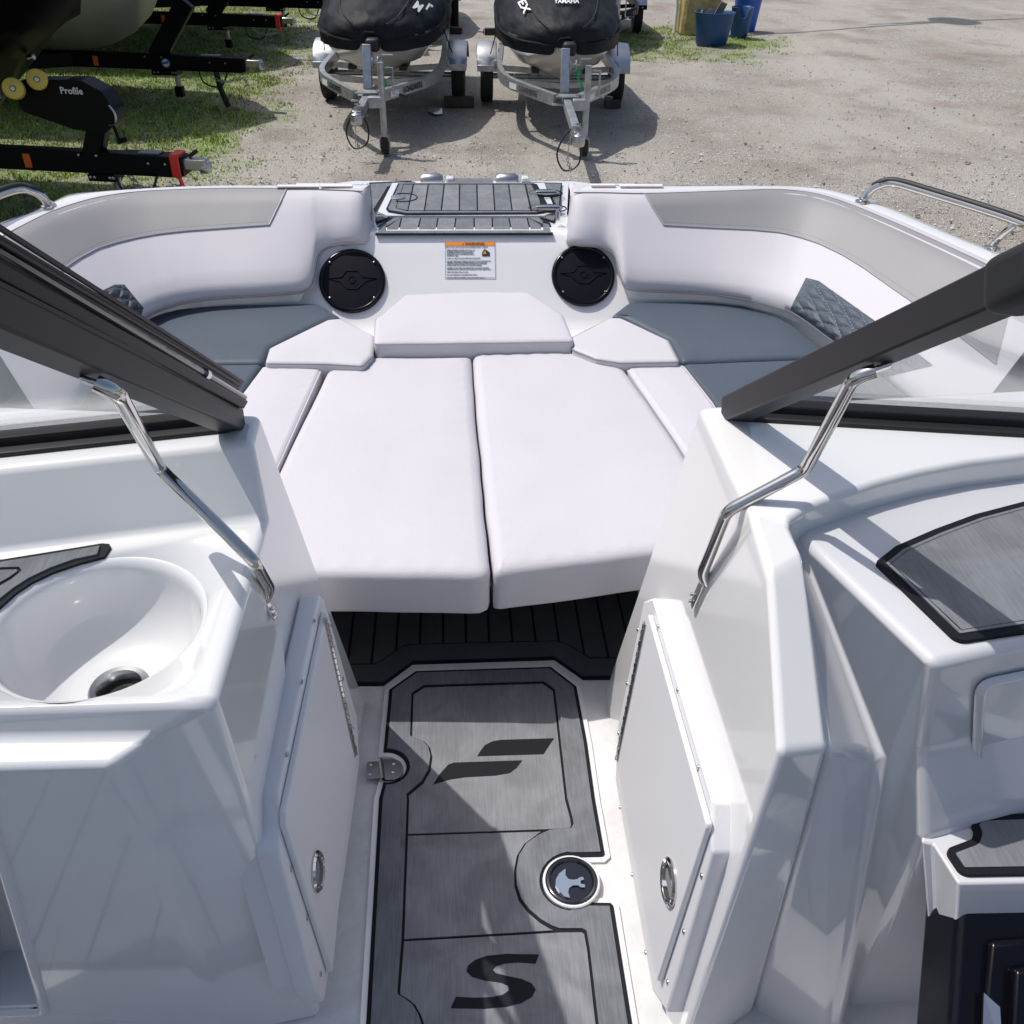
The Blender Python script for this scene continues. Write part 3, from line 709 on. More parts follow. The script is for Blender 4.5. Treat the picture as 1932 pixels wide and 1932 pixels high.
fs = extra + [(0, 5, 4, 3, 2, 1), (0, 15, 6, 5), (5, 6, 7, 4), (4, 7, 8, 3), (3, 8, 10, 9), (9, 10, 12, 11), (3, 9, 11, 13, 2), (0, 1, 16, 15), (15, 16, 14, 12, 10, 8, 7, 6), (1, 2, 13, 14, 16)]
lc = cage('port_console', vs, fs, GEL, .011, hf=base)
# sink: rim ellipse from three traced points
SKc = (W(-20, 1215, .66) + W(383, 1160, .66)) / 2; SKr = .155
st = [W(250, 1055, .70), W(383, 1150, .70), W(110, 1319, .70)]
def circ(a, b, c):
    ax, ay, bx, by, cx, cy = a.x, a.y, b.x, b.y, c.x, c.y; d = 2 * (ax * (by - cy) + bx * (cy - ay) + cx * (ay - by))
    ux = ((ax * ax + ay * ay) * (by - cy) + (bx * bx + by * by) * (cy - ay) + (cx * cx + cy * cy) * (ay - by)) / d
    uy = ((ax * ax + ay * ay) * (cx - bx) + (bx * bx + by * by) * (ax - cx) + (cx * cx + cy * cy) * (bx - ax)) / d
    return V((ux, uy, a.z)), (V((ux, uy, 0)) - V((ax, ay, 0))).length
SKc, SKr = circ(*st)
print('sink', SKc, SKr)
cut = MB().lathe(SKc + V((0, 0, -.2)), (0, 0, 1), [(SKr + .006, 0), (SKr + .006, .3)], 64).build('sink_cutter', GEL, boat)
bo = lc.modifiers.new('sink_hole', 'BOOLEAN'); bo.object = cut; bo.operation = 'DIFFERENCE'; bo.solver = 'EXACT'
dg = bpy.context.evaluated_depsgraph_get(); dg.update()
nm = bpy.data.meshes.new_from_object(lc.evaluated_get(dg)); lc.modifiers.clear(); lc.data = nm

bpy.data.objects.remove(cut)
dep = .12; dr = .036
prof = [(SKr + .0057, -.0003), (SKr + .003, -.0014), (SKr, -.004), (SKr - .003, -.008), (SKr - .005, -.014)]
for k in range(1, 15):
    a = k / 14 * math.pi / 2; prof.append((dr + (SKr - .005 - dr) * math.cos(a) ** .8, -.014 - (dep - .014) * math.sin(a) ** 1.0))
bowl = MB().lathe(SKc, (0, 0, 1), prof, 64); bowl.f = bowl.f[:-2]
sk = bowl.build('sink_basin', GEL, boat, sharp=80)
dc = SKc + V((0, 0, -dep))
drg = MB().lathe(dc, (0, 0, 1), [(.040, .001), (.037, .005), (.030, .004), (.026, -.002), (.0235, -.016)], 36); drg.f = drg.f[:-2]; drg.build('drain_ring', DRN, sk)
MB().lathe(dc, (0, 0, 1), [(.0245, -.0152), (.012, -.0155), (0, -.0155)], 24).build('drain_hole', RUB, sk)
MB().lathe(dc + V((0, 0, -.012)), (0, 0, 1), [(.014, -.003), (.014, .002), (.010, .004), (0, .005)], 20).build('drain_plug', RUB, sk)
# crescent foam pad behind the sink
cr = [(-130, 1070), (0, 1056), (100, 1040), (192, 1025), (206, 1026), (209, 1032), (197, 1050), (150, 1062), (100, 1079), (60, 1098), (30, 1118), (0, 1145), (-60, 1200), (-130, 1270)]
plate(cr, .704, BLKF, 'sink_pad', boat, dep=.004)
cr2 = [(-120, 1074), (0, 1060), (100, 1044), (188, 1029), (183, 1045), (140, 1054), (95, 1070), (55, 1089), (25, 1108), (-5, 1132), (-60, 1182), (-120, 1240)]
hole = [(-80, 1078), (0, 1070), (36, 1069), (41, 1076), (22, 1092), (0, 1105), (-40, 1130), (-80, 1160)]
hq = [p for p in Wp(hole, .707)]
q = Wp(cr2, .707)
pad = MB().prism(q, .003, holes=[hq]).build('pad_face', FOAM, boat, smooth=False)
plate([(-76, 1083), (0, 1075), (31, 1074), (33, 1077), (16, 1089), (-4, 1100), (-40, 1123), (-76, 1148)], .7065, FOAM, 'pad_centre', boat)
# raised lip round the recess in the console's aft face
rows = [fr, [p_ + afn * .005 for p_ in offset(fr, .002)], [p_ + afn * .007 for p_ in offset(fr, .008)], [p_ + afn * .004 for p_ in offset(fr, .014)], [p_ - afn * .006 for p_ in offset(fr, .017)]]
MB().loft(rows, closed=True).build('storage_recess_lip', GEL, boat, sharp=75)

# right console: walkway wall, sloping ridge, dash pod
G0 = W(1320, 766, .80); Ar = W(1140, 1305, 0); G1 = PL(1412, 963, RW); G1.z = .80 + Z0; G2 = PL(1470, 1420, RW); G3 = PL(1300, 1932, RW); G3 = G3 + (G3 - G2) * .25; G3.z = Z0
H1 = W(1489, 981, .80); H2 = W(1520, 1050, .775); H3 = W(1565, 1410, .64); H4 = V((.462, .690, Z0))
Gk = PL(1460, 1058, RW); Gk.z = .775 + Z0
K0 = B(1.7, 1.36, .80); K1 = B(1.7, 1.15, .80); J0 = B(.47, 1.0, .80)
cv = [W(a, b - 4, .80) for a, b in ((1530, 958), (1591, 936), (1660, 913), (1737, 893), (1830, 875), (1932, 862), (2040, 853))] + [B(1.7, 1.22, .80)]
nc = len(cv)
vs = [G0, Ar, G3, G2, Gk, G1, H1, H2, H3, H4, K0, B(1.7, 1.36, 0), V((H1.x, H1.y, Z0))] + cv + [V((c_.x, c_.y, Z0)) for c_ in cv]
i0 = 13; j0 = 13 + nc
fs = [(0, 5, 4, 3, 2, 1), tuple([5, 6] + list(range(i0, i0 + nc)) + [10, 0]), (5, 6, 7, 4), (4, 7, 8, 3), (3, 8, 9, 2), (6, 12, 9, 8, 7), (0, 1, 11, 10), (6, i0, j0, 12)]
fs += [(i0 + k, i0 + k + 1, j0 + k + 1, j0 + k) for k in range(nc - 1)] + [(10, 11, j0 + nc - 1, i0 + nc - 1), tuple([1, 2, 9, 12] + list(range(j0, j0 + nc)) + [11])]
cage('starboard_console', vs, fs, GEL, .011)
# dash pod
hT = .755
T1 = W(1490, 992, hT); T2 = W(1761, 1253, hT); T3 = W(1932, 1214, hT); T3 = T2 + (T3 - T2) * 3.2
farpx = [(1511, 968), (1591, 936), (1737, 893), (1932, 862), (2150, 850)]
far = [W(a, b, hT) for a, b in farpx]
far = spline(far, 3)
q1 = W(1735, 1420, .60); q2 = W(1743, 1588, .475); q3 = B(q2.x + .02, q2.y + .02, 0)
T1b = B(.455, .98, 0); Kp = W(1572, 1990, 0); Md = W(1659, 1425, .56); R2_ = H2 + V((.0, .0, -.008)); R3_ = H3 + V((.0, .003, -.012)); R4_ = H4 + V((.0, .004, 0))
e1 = V((T3.x, q1.y + (T3.y - T2.y), q1.z)); e2 = V((T3.x, q2.y + (T3.y - T2.y) * .8, q2.z)); e3 = V((T3.x, q3.y, q3.z))
n = len(far)
vs = [T1, T2, T3] + far + [q1, e1, q2, e2, q3, e3, T1b, V((far[-1].x, far[-1].y, Z0)), Kp, Md, R2_, R3_, R4_]
i = 3 + n
fs = [tuple([0, 1, 2] + list(range(3 + n - 1, 2, -1))), (1, i, i + 1, 2), (i, i + 2, i + 3, i + 1), (i + 2, i + 4, i + 5, i + 3), (0, i + 10, i + 11, i + 9), (i + 11, i + 12, i + 8, i + 9), (0, i + 6, i + 12, i + 11, i + 10), (0, i + 9, i + 8, i + 4, i + 2, i, 1), (2, i + 1, i + 3, i + 5, i + 7, 3 + n - 1), tuple([0] + list(range(3, 3 + n)) + [i + 7, i + 6])]
pod = cage('dash_pod', vs, fs, GEL2, .014)
MB().tube([p + V((0, 0, -.002)) for p in [W(1500, 975, hT + .004)] + far], .004, 6).build('dash_gasket', GEL, boat)
c = W(1573, 964, hT + .01); MB().lathe(c, (0, 0, 1), [(.006, -.002), (.005, .002), (0, .004)], 12).build('dash_screw', CHROME, boat)
# dash mat
dm = [W(1652, 1060, hT + .006), W(1690, 1030, hT + .006), W(1764, 998, hT + .006), W(1840, 970, hT + .006), W(1932, 946, hT + .006), W(2020, 930, hT + .006), W(2020, 1178, hT + .006), W(1932, 1191, hT + .006), W(1808, 1210, hT + .006)]
dm = fillet(dm, [.008, .0, .0, .0, 0, 0, 0, 0, .014]); dm = dm if area_n(dm).z > 0 else dm[::-1]
MB().prism(dm, .008).build('dash_pad_edge', BLKF, boat, smooth=False)
MB().prism([p + V((0, 0, .0015)) for p in offset(dm, .011)], .003).build('dash_pad', FOAML, boat, smooth=False)
gl = offset(dm, .016); MB().tube([p + V((0, 0, .0016)) for p in gl], .0009, 4, closed=True).build('pad_stitch_line', FOAM, boat)
# ledge with pad, instrument housing
lz = .475
lg = [W(1738, 1588, lz), W(1760, 1592, lz), W(1808, 1667, lz), W(2150, 1660, lz), W(2150, 1480, lz), W(1850, 1490, lz), W(1742, 1500, lz)]
lgb = [W(1764, 1895, .2), W(1772, 1905, .2), W(1790, 1965, .2), W(2150, 1955, .2), W(2150, 1750, .2), W(1850, 1760, .2), W(1764, 1800, .2)]
MB().loft([lg, lgb], closed=True, cap=True).build('dash_ledge', GEL2, boat, bevel=.010, wn=True)
lm = [W(1783, 1602, lz + .006), W(1834, 1583, lz + .006), W(1839, 1568, lz + .006), W(1831, 1549, lz + .006), W(1847, 1538, lz + .006), W(2060, 1530, lz + .006), W(2060, 1646, lz + .006), W(1815, 1650, lz + .006)]
lm = fillet(lm, .012); lm = lm if area_n(lm).z > 0 else lm[::-1]
MB().prism(lm, .006).build('ledge_pad_edge', BLKF, boat, smooth=False)
MB().prism([p + V((0, 0, .0012)) for p in offset(lm, .0095)], .003).build('ledge_pad', FOAML, boat, smooth=False)
# shallow recess framed in the pod's aft face
an = plane(T2, T3, q1)[1]; an = an if an.y < 0 else -an
AP = (T2 + an * .002, an)
rq = [PL(1840, 1284, AP), PL(2080, 1235, AP), PL(2080, 1560, AP), PL(1826, 1555, AP)]
rq = fillet(rq, [.02, 0, 0, .01])
if area_n(rq).dot(an) < 0: rq = rq[::-1]
inr = offset(rq, .014)
MB().loft([rq, [p + an * .007 for p in offset(rq, .004)], [p + an * .008 for p in offset(rq, .009)], [p + an * .001 for p in inr]], closed=True).build('recess_lip', GEL2, boat, sharp=75)
MB().prism([p + an * .0012 for p in inr], .0008, direction=-an).build('recess_panel', GEL2, boat, smooth=False)
# black housing below the ledge
bh = [W(1812, 1684, .44), W(2100, 1676, .44), W(2100, 2200, .30), W(1782, 2120, .30)]
hn = (bh[1] - bh[0]).cross(bh[3] - bh[0]).normalized(); hn = hn if hn.z > 0 else -hn
MB().prism(bh, .10, direction=-hn).build('switch_housing', HOUS, boat, bevel=.014, wn=True)
HPn = (bh[0] + hn * .001, hn)
b2 = [PL(1862, 1772, HPn), PL(1990, 1764, HPn), PL(1990, 2080, HPn), PL(1832, 2080, HPn)]
MB().prism([p + hn * .012 for p in b2], .014, direction=-hn).build('housing_step', HOUS, boat, bevel=.008)
b3 = [PL(1894, 1822, HPn), PL(2010, 1808, HPn), PL(2010, 2080, HPn), PL(1880, 2080, HPn)]
MB().prism([p + hn * .028 for p in b3], .018, direction=-hn).build('housing_step', HOUS, boat, bevel=.006)
MB().prism([PL(1846, 1870, HPn) + hn * .013, PL(1870, 1895, HPn) + hn * .02, PL(1876, 1990, HPn) + hn * .02, PL(1842, 1990, HPn) + hn * .013], .004, direction=-hn).build('gauge_bezel', CHROME, boat, smooth=False)

# ---- storage doors on both walkway walls
def off_n(pl, cx): n = pl[1]; return n if n.x * cx > 0 else -n
def door(pl, cx, fo, le, chs, hinge, latch, screws, of):
    n = off_n(pl, cx); fp = (pl[0] + n * of, n); lp_ = (pl[0] + n * (of + .010), n)
    e = empty('storage_door', PL(*fo[0], pl), None, None); e.parent = boat; e.location = LOC[e] - LOC[boat]
    q = [PL(a, b, fp) for a, b in fo]
    if area_n(q).dot(n) < 0: q = q[::-1]
    # frame: outer block plus proud moulding
    MB().prism([p_ - n * .03 for p_ in offset(q, .008)], .035, direction=-n).build('door_backing', STAR, e, smooth=False)
    MB().prism(q, .034, direction=-n).build('door_frame', STAR, e, bevel=.005, seg=3)
    l = [PL(a, b, lp_) for a, b in le]
    if area_n(l).dot(n) < 0: l = l[::-1]
    leaf = MB().prism(l, .0095, direction=-n).build('door_leaf', STAR, e, bevel=.0025, seg=2)
    a, b = PL(*hinge[0], lp_), PL(*hinge[1], lp_); L = (b - a).length; d = (b - a).normalized(); w = d.cross(n)
    hm = MB(); rot = Matrix((d, w, n)).transposed()
    hm.box((a + b) / 2 + n * .0008, (L, .014, .0016), rot); hm.build('hinge_leaf', STEEL, e, smooth=False)
    k = int(L / .012); km = MB()
    for i in range(k): km.tube([a + d * (i * L / k + .001) + n * .0025, a + d * ((i + 1) * L / k - .0012) + n * .0025], .0034 if i % 2 else .0027, 6)
    km.build('hinge_knuckles', CHROME, e)
    c = PL(*latch[0], lp_); u = V((0, 0, 1)) - n * n.z; u.normalize(); v = n.cross(u); rr = latch[1]
    MB().lathe(c, n, [(rr, 0), (rr, .003), (rr * .9, .006), (rr * .78, .005), (rr * .72, .001)], 36).build('latch_ring', CHROME, e)
    MB().lathe(c, n, [(rr * .74, .0016), (rr * .5, .0013), (0, .0012)], 30).build('latch_cup', BPL, e)
    MB().prism([c + u * (rr * .68 * math.sin(t)) + v * (rr * .68 * math.cos(t)) + n * .005 for t in [R(x) for x in range(185, 356, 10)]], .004, direction=-n).build('latch_lever', CHROME, e)
    for s in screws:
        MB().lathe(PL(*s, fp), n, [(.0042, 0), (.0036, .0018), (0, .0024)], 10).build('screw', STEEL, e)
    return e
zl = lambda l: [(a * .2685 + 453, b * .2685 + 1085) for a, b in l]
zr = lambda l: [(a * .4383 + 1113, b * .4383 + 1085) for a, b in l]
door(LW, 1, [(603, 1121), (613, 1131), (674, 1350), (679, 1440), (652, 1640), (612, 1892), (597, 1868), (528, 1612), (526, 1495)],
     [(616, 1152), (668, 1380), (672, 1430), (650, 1600), (628, 1835), (540, 1558), (539, 1530)], None,
     [(611, 1163), (670, 1425)], ((597, 1644), .030), zl([(518, 320), (430, 750), (330, 1258), (638, 350), (718, 728), (792, 1080)]) + [(579, 1732), (549, 1640), (604, 1838)], .036)
door(RW, -1, zr([(230, 112), (268, 99), (525, 975), (525, 1195), (330, 1885), (272, 1800), (108, 870), (120, 640)]),
     zr([(250, 168), (500, 1068), (498, 1090), (290, 1750), (118, 820)]), None,
     [(1218, 1176), (1165, 1434)], ((1264, 1664), .036), zr([(294, 222), (378, 495), (467, 828), (482, 1295), (405, 1535), (335, 1752), (207, 235), (161, 467), (123, 680), (130, 1000), (182, 1290), (240, 1625)]), .026)

# ---- windshield
BLp = B(-.342, 1.227, .805); TLp = W(0, 600, 1.19); TLp = BLp + (TLp - BLp) * 1.15; BRp = B(.438, 1.24, .805); TRp = W(1905, 540, 1.20)
def ws(side):
    s = 1 if side == 'R' else -1
    P0, P1 = (BRp, TRp) if side == 'R' else (BLp, TLp)
    e = empty('windshield', P0, None, None); e.parent = boat; e.location = LOC[e] - LOC[boat]
    far = W(1932, 806, .80) if side == 'R' else W(0, 842, .80)
    bd = (far - P0); bd.z = 0; F_ = P0 + bd * (2.4 if side == 'R' else 3.0); top = P1 + (F_ - P0)
    pn = (P1 - P0).cross(F_ - P0).normalized()
    if pn.z < 0: pn = -pn
    MB().beam(P0 + V((0, 0, -.005)), P1, .036 if side == 'R' else .036, .042 if side == 'R' else .036, up=pn).build('inner_post', FRAME, e, bevel=.003)
    MB().add([P0 + pn * .002, P1 + pn * .002, top + pn * .002, F_ + pn * .002, P0 - pn * .002, P1 - pn * .002, top - pn * .002, F_ - pn * .002], [(0, 1, 2, 3), (4, 7, 6, 5), (0, 4, 5, 1), (1, 5, 6, 2), (2, 6, 7, 3), (3, 7, 4, 0)]).build('glass_pane', GLASS, e, smooth=False)
    MB().beam(P1, top, .03, .035, up=pn).build('top_rail', FRAME, e, bevel=.003)
    MB().beam(P0 + V((0, 0, .0)), F_ + V((0, 0, 0)), .026, .03).build('base_rail', FRAME, e, bevel=.003)
    MB().beam(P0 + V((0, -.022, -.004)), F_ + V((0, -.022, -.004)), .024, .012).build('rubber_gasket', RUB, e, bevel=.003)
    return e, pn, F_
wR, pR, FR_ = ws('R'); wL, pL, FL_ = ws('L')
# rounded corner cap at the top of the right post
dd_ = (TRp - BRp).normalized(); MB().beam(TRp - dd_ * .012, TRp + dd_ * .06, .048, .054, up=pR).build('corner_cap', RUB, wR, bevel=.014, seg=4)
# folded centre window parked against the left pane
dL = (TLp - BLp); 
Q0 = W(443, 729, .85); Q1 = W(0, 478, 1.24); q_up = pL
up2 = (Q1 - Q0).cross(V((1, .3, 0))).normalized(); up2 = up2 if up2.z > 0 else -up2
dQ = (Q1 - Q0).normalized(); vd = (Q0 + Q1) / 2 - CAM; vd.normalize(); sx = dQ.cross(vd).normalized()
if sx.z < 0: sx = -sx
fold = MB()
Qe = Q0 + dQ * .75
fw = empty('folded_window', Q0, None, None); fw.parent = boat; fw.location = LOC[fw] - LOC[boat]
k = -.0095
for i in range(5):
    MB().beam(Q0 + sx * (.012 - i * .0062) + vd * (i * .001), Qe + sx * (.018 - i * .0095) + vd * (i * .001), .018, .0046, up=sx).build('frame_rib', FRAME, fw, bevel=.0012, seg=2)
MB().beam(Q0 + vd * .012, Qe + vd * .012 , .018, .026, up=sx).build('frame_core', FRAME, fw)
N0, N1 = W(452, 762, .83), W(0, 520, 1.22); dN = (N1 - N0).normalized(); Ne = N0 + dN * .75
MB().beam(N0 + sx * .003, Ne + sx * .004, .02, .014, up=sx).build('middle_frame', FRAME, fw, bevel=.002)
MB().tube([N0 - vd * .012 + sx * .012, Ne - vd * .012 + sx * .018], .0045, 8).build('hinge_rod', BPL, fw)
j = N0 + dN * .165 - vd * .012 + sx * .0135
MB().tube([j, j + dN * .012], .0075, 12).build('hinge_collar', CHROME, fw)
MB().beam(N0 + vd * .03 - sx * .01, Ne + vd * .03 - sx * .015, .01, .05, up=sx).build('gap_shade_strip', RUB, fw)  # black strip standing in for the shade in the gap between frames
MB().beam((BLp + N0) / 2 + vd * .01, (BLp + N0) / 2 + dL.normalized() * .75 + vd * .01, .012, .03, up=sx).build('gap_shade_strip', RUB, fw)  # second black strip, gives the gap above the post its shaded look
# struts
def flat_end(a, b, nrm, m, parent):
    MB().beam(a, b, .016, .006, up=nrm).build('strut_plate', m, parent, bevel=.0025)
def strut(pts, parent, r, nrm):
    p = fillet([V(q) for q in pts], .018, 5)
    # fillet treats it as closed, so keep only the open run
    pp = [V(pts[0])]
    for i in range(1, len(pts) - 1):
        a, b, c = V(pts[i - 1]), V(pts[i]), V(pts[i + 1]); d = .014
        u, w = (a - b).normalized() * d, (c - b).normalized() * d
        for t in (0, .25, .5, .75, 1): pp.append((b + u) * (1 - t) ** 2 + b * 2 * t * (1 - t) + (b + w) * t * t)
    pp.append(V(pts[-1]))
    o = MB().tube(pp, r, 12).build('support_strut', CHROME, parent)
    return o
def at(px, py, d): return CAM + ray(px, py).normalized() * d
def dist(p): return (p - CAM).length

def on_line(a, b, px, py):
    r = ray(px, py).normalized(); d = (b - a).normalized(); w = a - CAM; k = r.dot(d)
    s_ = (k * w.dot(r) - w.dot(d)) / (1 - k * k); return a + d * s_
pR0 = on_line(BRp, TRp, 1655, 690) 
dtop = dist(pR0) - .02; wb = PL(1325, 1090, RW); we = PL(1315, 1142, RW); nR = off_n(RW, -1)
d0, d1 = dtop, dist(wb) - .03
sr_ = strut([at(1652, 700, d0), at(1612, 712, d0), at(1520, 886, dist(W(1520, 886, .8)) - .10), at(1372, 964, dist(PL(1372, 964, RW)) - .06), at(1325, 1082, d1), at(1333, 1100, d1 + .012)], boat, .0088, nR)
flat_end(at(1684, 686, d0 + .003), at(1622, 708, d0), pR, CHROME, sr_)
flat_end(PL(1334, 1096, RW) + nR * .006, PL(1313, 1144, RW) + nR * .006, nR, CHROME, sr_)
for q in ((1318, 1122), (1315, 1135)): MB().lathe(PL(*q, RW) + nR * .01, nR, [(.004, 0), (.003, .003), (0, .004)], 10).build('strut_screw', CHROME, sr_)
pL0 = on_line(BLp, TLp, 190, 700); d0 = dist(pL0) - .04; nL = off_n(LW, 1); d1 = dist(PL(500, 1110, LW)) - .05
sl_ = strut([at(180, 722, d0), at(222, 742, d0), at(300, 882, dist(W(300, 882, .76)) - .13), at(483, 1062, dist(W(483, 1062, .70)) - .05), at(509, 1110, d1), at(499, 1132, d1 + .01)], boat, .0088, nL)
flat_end(at(150, 713, d0 + .003), at(212, 735, d0), pL, CHROME, sl_)
flat_end(at(496, 1128, d1 + .008), at(520, 1168, d1 + .016), nL, CHROME, sl_)
for q in ((512, 1148), (517, 1159)): MB().lathe(at(q[0], q[1], d1 + .008), nL, [(.004, 0), (.003, .003), (0, .004)], 10).build('strut_screw', CHROME, sl_)

# ---- grab rails
def grab(pts, feet, mid=None):
    p = spline(pts, 5); N = len(p)
    o = MB().tube(p, .0135, 12).build('grab_rail', CHROME, boat)
    MB().tube([q + V((0, 0, .0075)) for q in p[max(0, N // 5):]], .0115, 10, sx=.95).build('rail_grip', RUB, o)
    for f in feet: MB().lathe(f, (0, 0, 1), [(.024, -.004), (.023, .002), (.014, .006), (.0135, .012)], 20).build('rail_foot', CHROME, o)
    return o
g = grab([W(1627, 380, .625), W(1640, 362, .655), W(1660, 349, .682), W(1690, 346, .695), W(1760, 366, .70), W(1850, 394, .70), W(1932, 422, .70), W(2080, 480, .69)], [W(1627, 380, .625)])
MB().tube([W(1873, 466, .625), W(1880, 456, .64), W(1898, 437, .68), W(1912, 425, .70)], [.011, .010, .010, .012], 10).build('rail_leg', CHROME, g)
MB().lathe(W(1872, 467, .625), (0, 0, 1), [(.024, -.004), (.023, .002), (.012, .006)], 20).build('rail_foot', CHROME, g)
grab([W(92, 388, .625), W(82, 374, .65), W(66, 362, .672), W(40, 356, .685), W(0, 366, .69), W(-60, 394, .69), W(-160, 440, .68)], [W(92, 388, .625)])

# small fittings beyond the right pane
for x, y in ((1480, 766), (1687, 780), (1818, 792)):
    MB().lathe(W(x, y, .80), (0, 0, 1), [(.007, -.004), (.007, .008), (.004, .012), (0, .013)], 12).build('snap_stud', CHROME, boat)

# ================================================================== CUSHIONS that lift off
def place(name, l, h, thick, m, label, cat, group=None, r=.02, cr=.02, dome=.005, dz=.012, wr=.0012, pm=PIPE, pinset=None, pr=.0022):
    pts = Wp(l, h)
    if area_n(pts).z < 0: pts = pts[::-1]
    o, out = cushion(name, pts, thick, r, m, None, cr=cr, dome=dome, wr=wr)
    prop(o, label, cat, group)
    if pm:
        piping(out, -r * .55, r * .12, o, pm, pr)
    return o
gp = 'bow lounge cushions'
hb = .36; hs = .335
place('bed_cushion', [(690, 671), (889, 671), (899, 800), (911, 940), (926, 1083), (430, 1075), (533, 866), (614, 702), (622, 686), (684, 690)], hb, .112, VW, 'left half of the white bow bed, against the walkway, beside the long centre seam', 'cushion', gp, r=.021, cr=[.004, .02, .3, .3, .012, .03, .3, .03, .004, .01], dome=.007, wr=.002, pm=None)
place('bed_cushion', [(891, 671), (900, 664), (1085, 659), (1125, 677), (1173, 684), (1278, 835), (1390, 1020), (931, 1077), (915, 940), (902, 800)], hb, .112, VW, 'right half of the white bow bed, its seam edge slightly raised over the left half', 'cushion', gp, r=.021, cr=[.01, .01, .004, .03, .01, .3, .03, .012, .3, .3], dome=.007, wr=.002, pm=None)
place('side_cushion', [(497, 689), (611, 686), (531, 864), (424, 1075), (300, 1075), (455, 745)], hb + .002, .08, VW, 'narrow white side cushion left of the bow bed, partly behind the left windshield', 'cushion', gp, r=.012, cr=.01, pm=VW, pr=.003)
place('side_cushion', [(1177, 685), (1290, 687), (1345, 757), (1500, 1010), (1396, 1020), (1280, 835)], hb + .002, .08, VW, 'narrow white side cushion right of the bow bed, beside the grey seat', 'cushion', gp, r=.012, cr=.01, pm=VW, pr=.003)
place('corner_cushion', [(500, 683), (508, 655), (618, 601), (642, 599), (706, 632), (704, 668), (684, 688), (620, 684)], hb + .022, .09, VW, 'white wedge-cornered cushion left of the raised centre cushion', 'cushion', gp, r=.012, cr=.012, pm=VG)
place('corner_cushion', [(1078, 634), (1150, 598), (1172, 598), (1262, 640), (1283, 680), (1173, 682), (1125, 675), (1080, 657)], hb + .022, .09, VW, 'white wedge-cornered cushion right of the raised centre cushion', 'cushion', gp, r=.012, cr=.012, pm=VG)
place('centre_cushion', [(705, 647), (707, 601), (765, 555), (884, 550), (997, 550), (1063, 593), (1080, 636), (1082, 642)], hb + .04, .1, VW, 'thick white six-sided cushion at the head of the bed, below the warning label', 'cushion', gp, r=.010, cr=.014, dome=.006, pm=PIPE, pr=.0014)
gs = 'slate bow seats'
place('seat_cushion', [(268, 600), (290, 588), (340, 580), (430, 573), (600, 570), (647, 598), (618, 602), (510, 655), (497, 683), (180, 688), (215, 640)], hs + .004, .07, VS, 'slate grey seat cushion in the left bow corner below the bolster', 'cushion', gs, r=.018, cr=.02, pm=None)
place('seat_cushion', [(180, 690), (496, 685), (455, 745), (300, 1070), (60, 1000)], hs + .002, .07, VS, 'slate grey seat cushion half hidden behind the folded left window', 'cushion', gs, r=.014, cr=.01, pm=None)
place('seat_cushion', [(1186, 568), (1340, 568), (1403, 575), (1465, 592), (1507, 617), (1549, 650), (1568, 672), (1285, 681), (1264, 640), (1180, 598), (1150, 596)], hs + .004, .07, VS, 'slate grey seat cushion in the right bow corner below the bolster', 'cushion', gs, r=.018, cr=.02, pm=None)
place('seat_cushion', [(1287, 684), (1574, 674), (1660, 745), (1760, 850), (1700, 1010), (1500, 1010), (1345, 757)], hs + .002, .07, VS, 'slate grey seat cushion behind the right windshield post', 'cushion', gs, r=.014, cr=.01, pm=None)

# ---- cockpit aft of the consoles (behind the camera)
cm = empty('cockpit_floor_mat', B(.05, -.3, .003), None, None); cm.parent = boat; cm.location = LOC[cm] - LOC[boat]
for x0, x1, y0, y1 in ((-1.25, -.22, -1.45, .58), (.34, 1.4, -1.45, .40), (-.18, .30, -1.45, .42)):
    MB().prism([B(x0, y0, .004), B(x1, y0, .004), B(x1, y1, .004), B(x0, y1, .004)], .003).build('mat_base', BLKF, cm, smooth=False)
    k = int((x1 - x0) / .10); w = (x1 - x0 - .02) / k
    for i in range(k): MB().prism([B(x0 + .013 + i * w, y0 + .01, .007), B(x0 + .007 + (i + 1) * w, y0 + .01, .007), B(x0 + .007 + (i + 1) * w, y1 - .01, .007), B(x0 + .013 + i * w, y1 - .01, .007)], .003).build('foam_plank', FOAM, cm, smooth=False)
for s in (-1, 1):
    MB().box(B(.05 + s * 1.36, -.4, .31), (.06, 2.2, .6)).build('cockpit_side_panel', GEL2, boat, bevel=.01)
    MB().box(B(.05 + s * 1.22, -.6, .46), (.22, 1.6, .26)).build('cockpit_bolster', VG, boat, bevel=.05)
MB().box(B(.05, -1.3, .2), (2.5, .5, .38)).build('aft_bench_base', GEL2, boat, bevel=.01)
MB().box(B(.05, -1.28, .44), (2.4, .5, .12)).build('aft_bench_pad', VS, boat, bevel=.04)
MB().box(B(.05, -1.55, .66), (2.4, .16, .46)).build('aft_bench_back', VG, boat, bevel=.05)
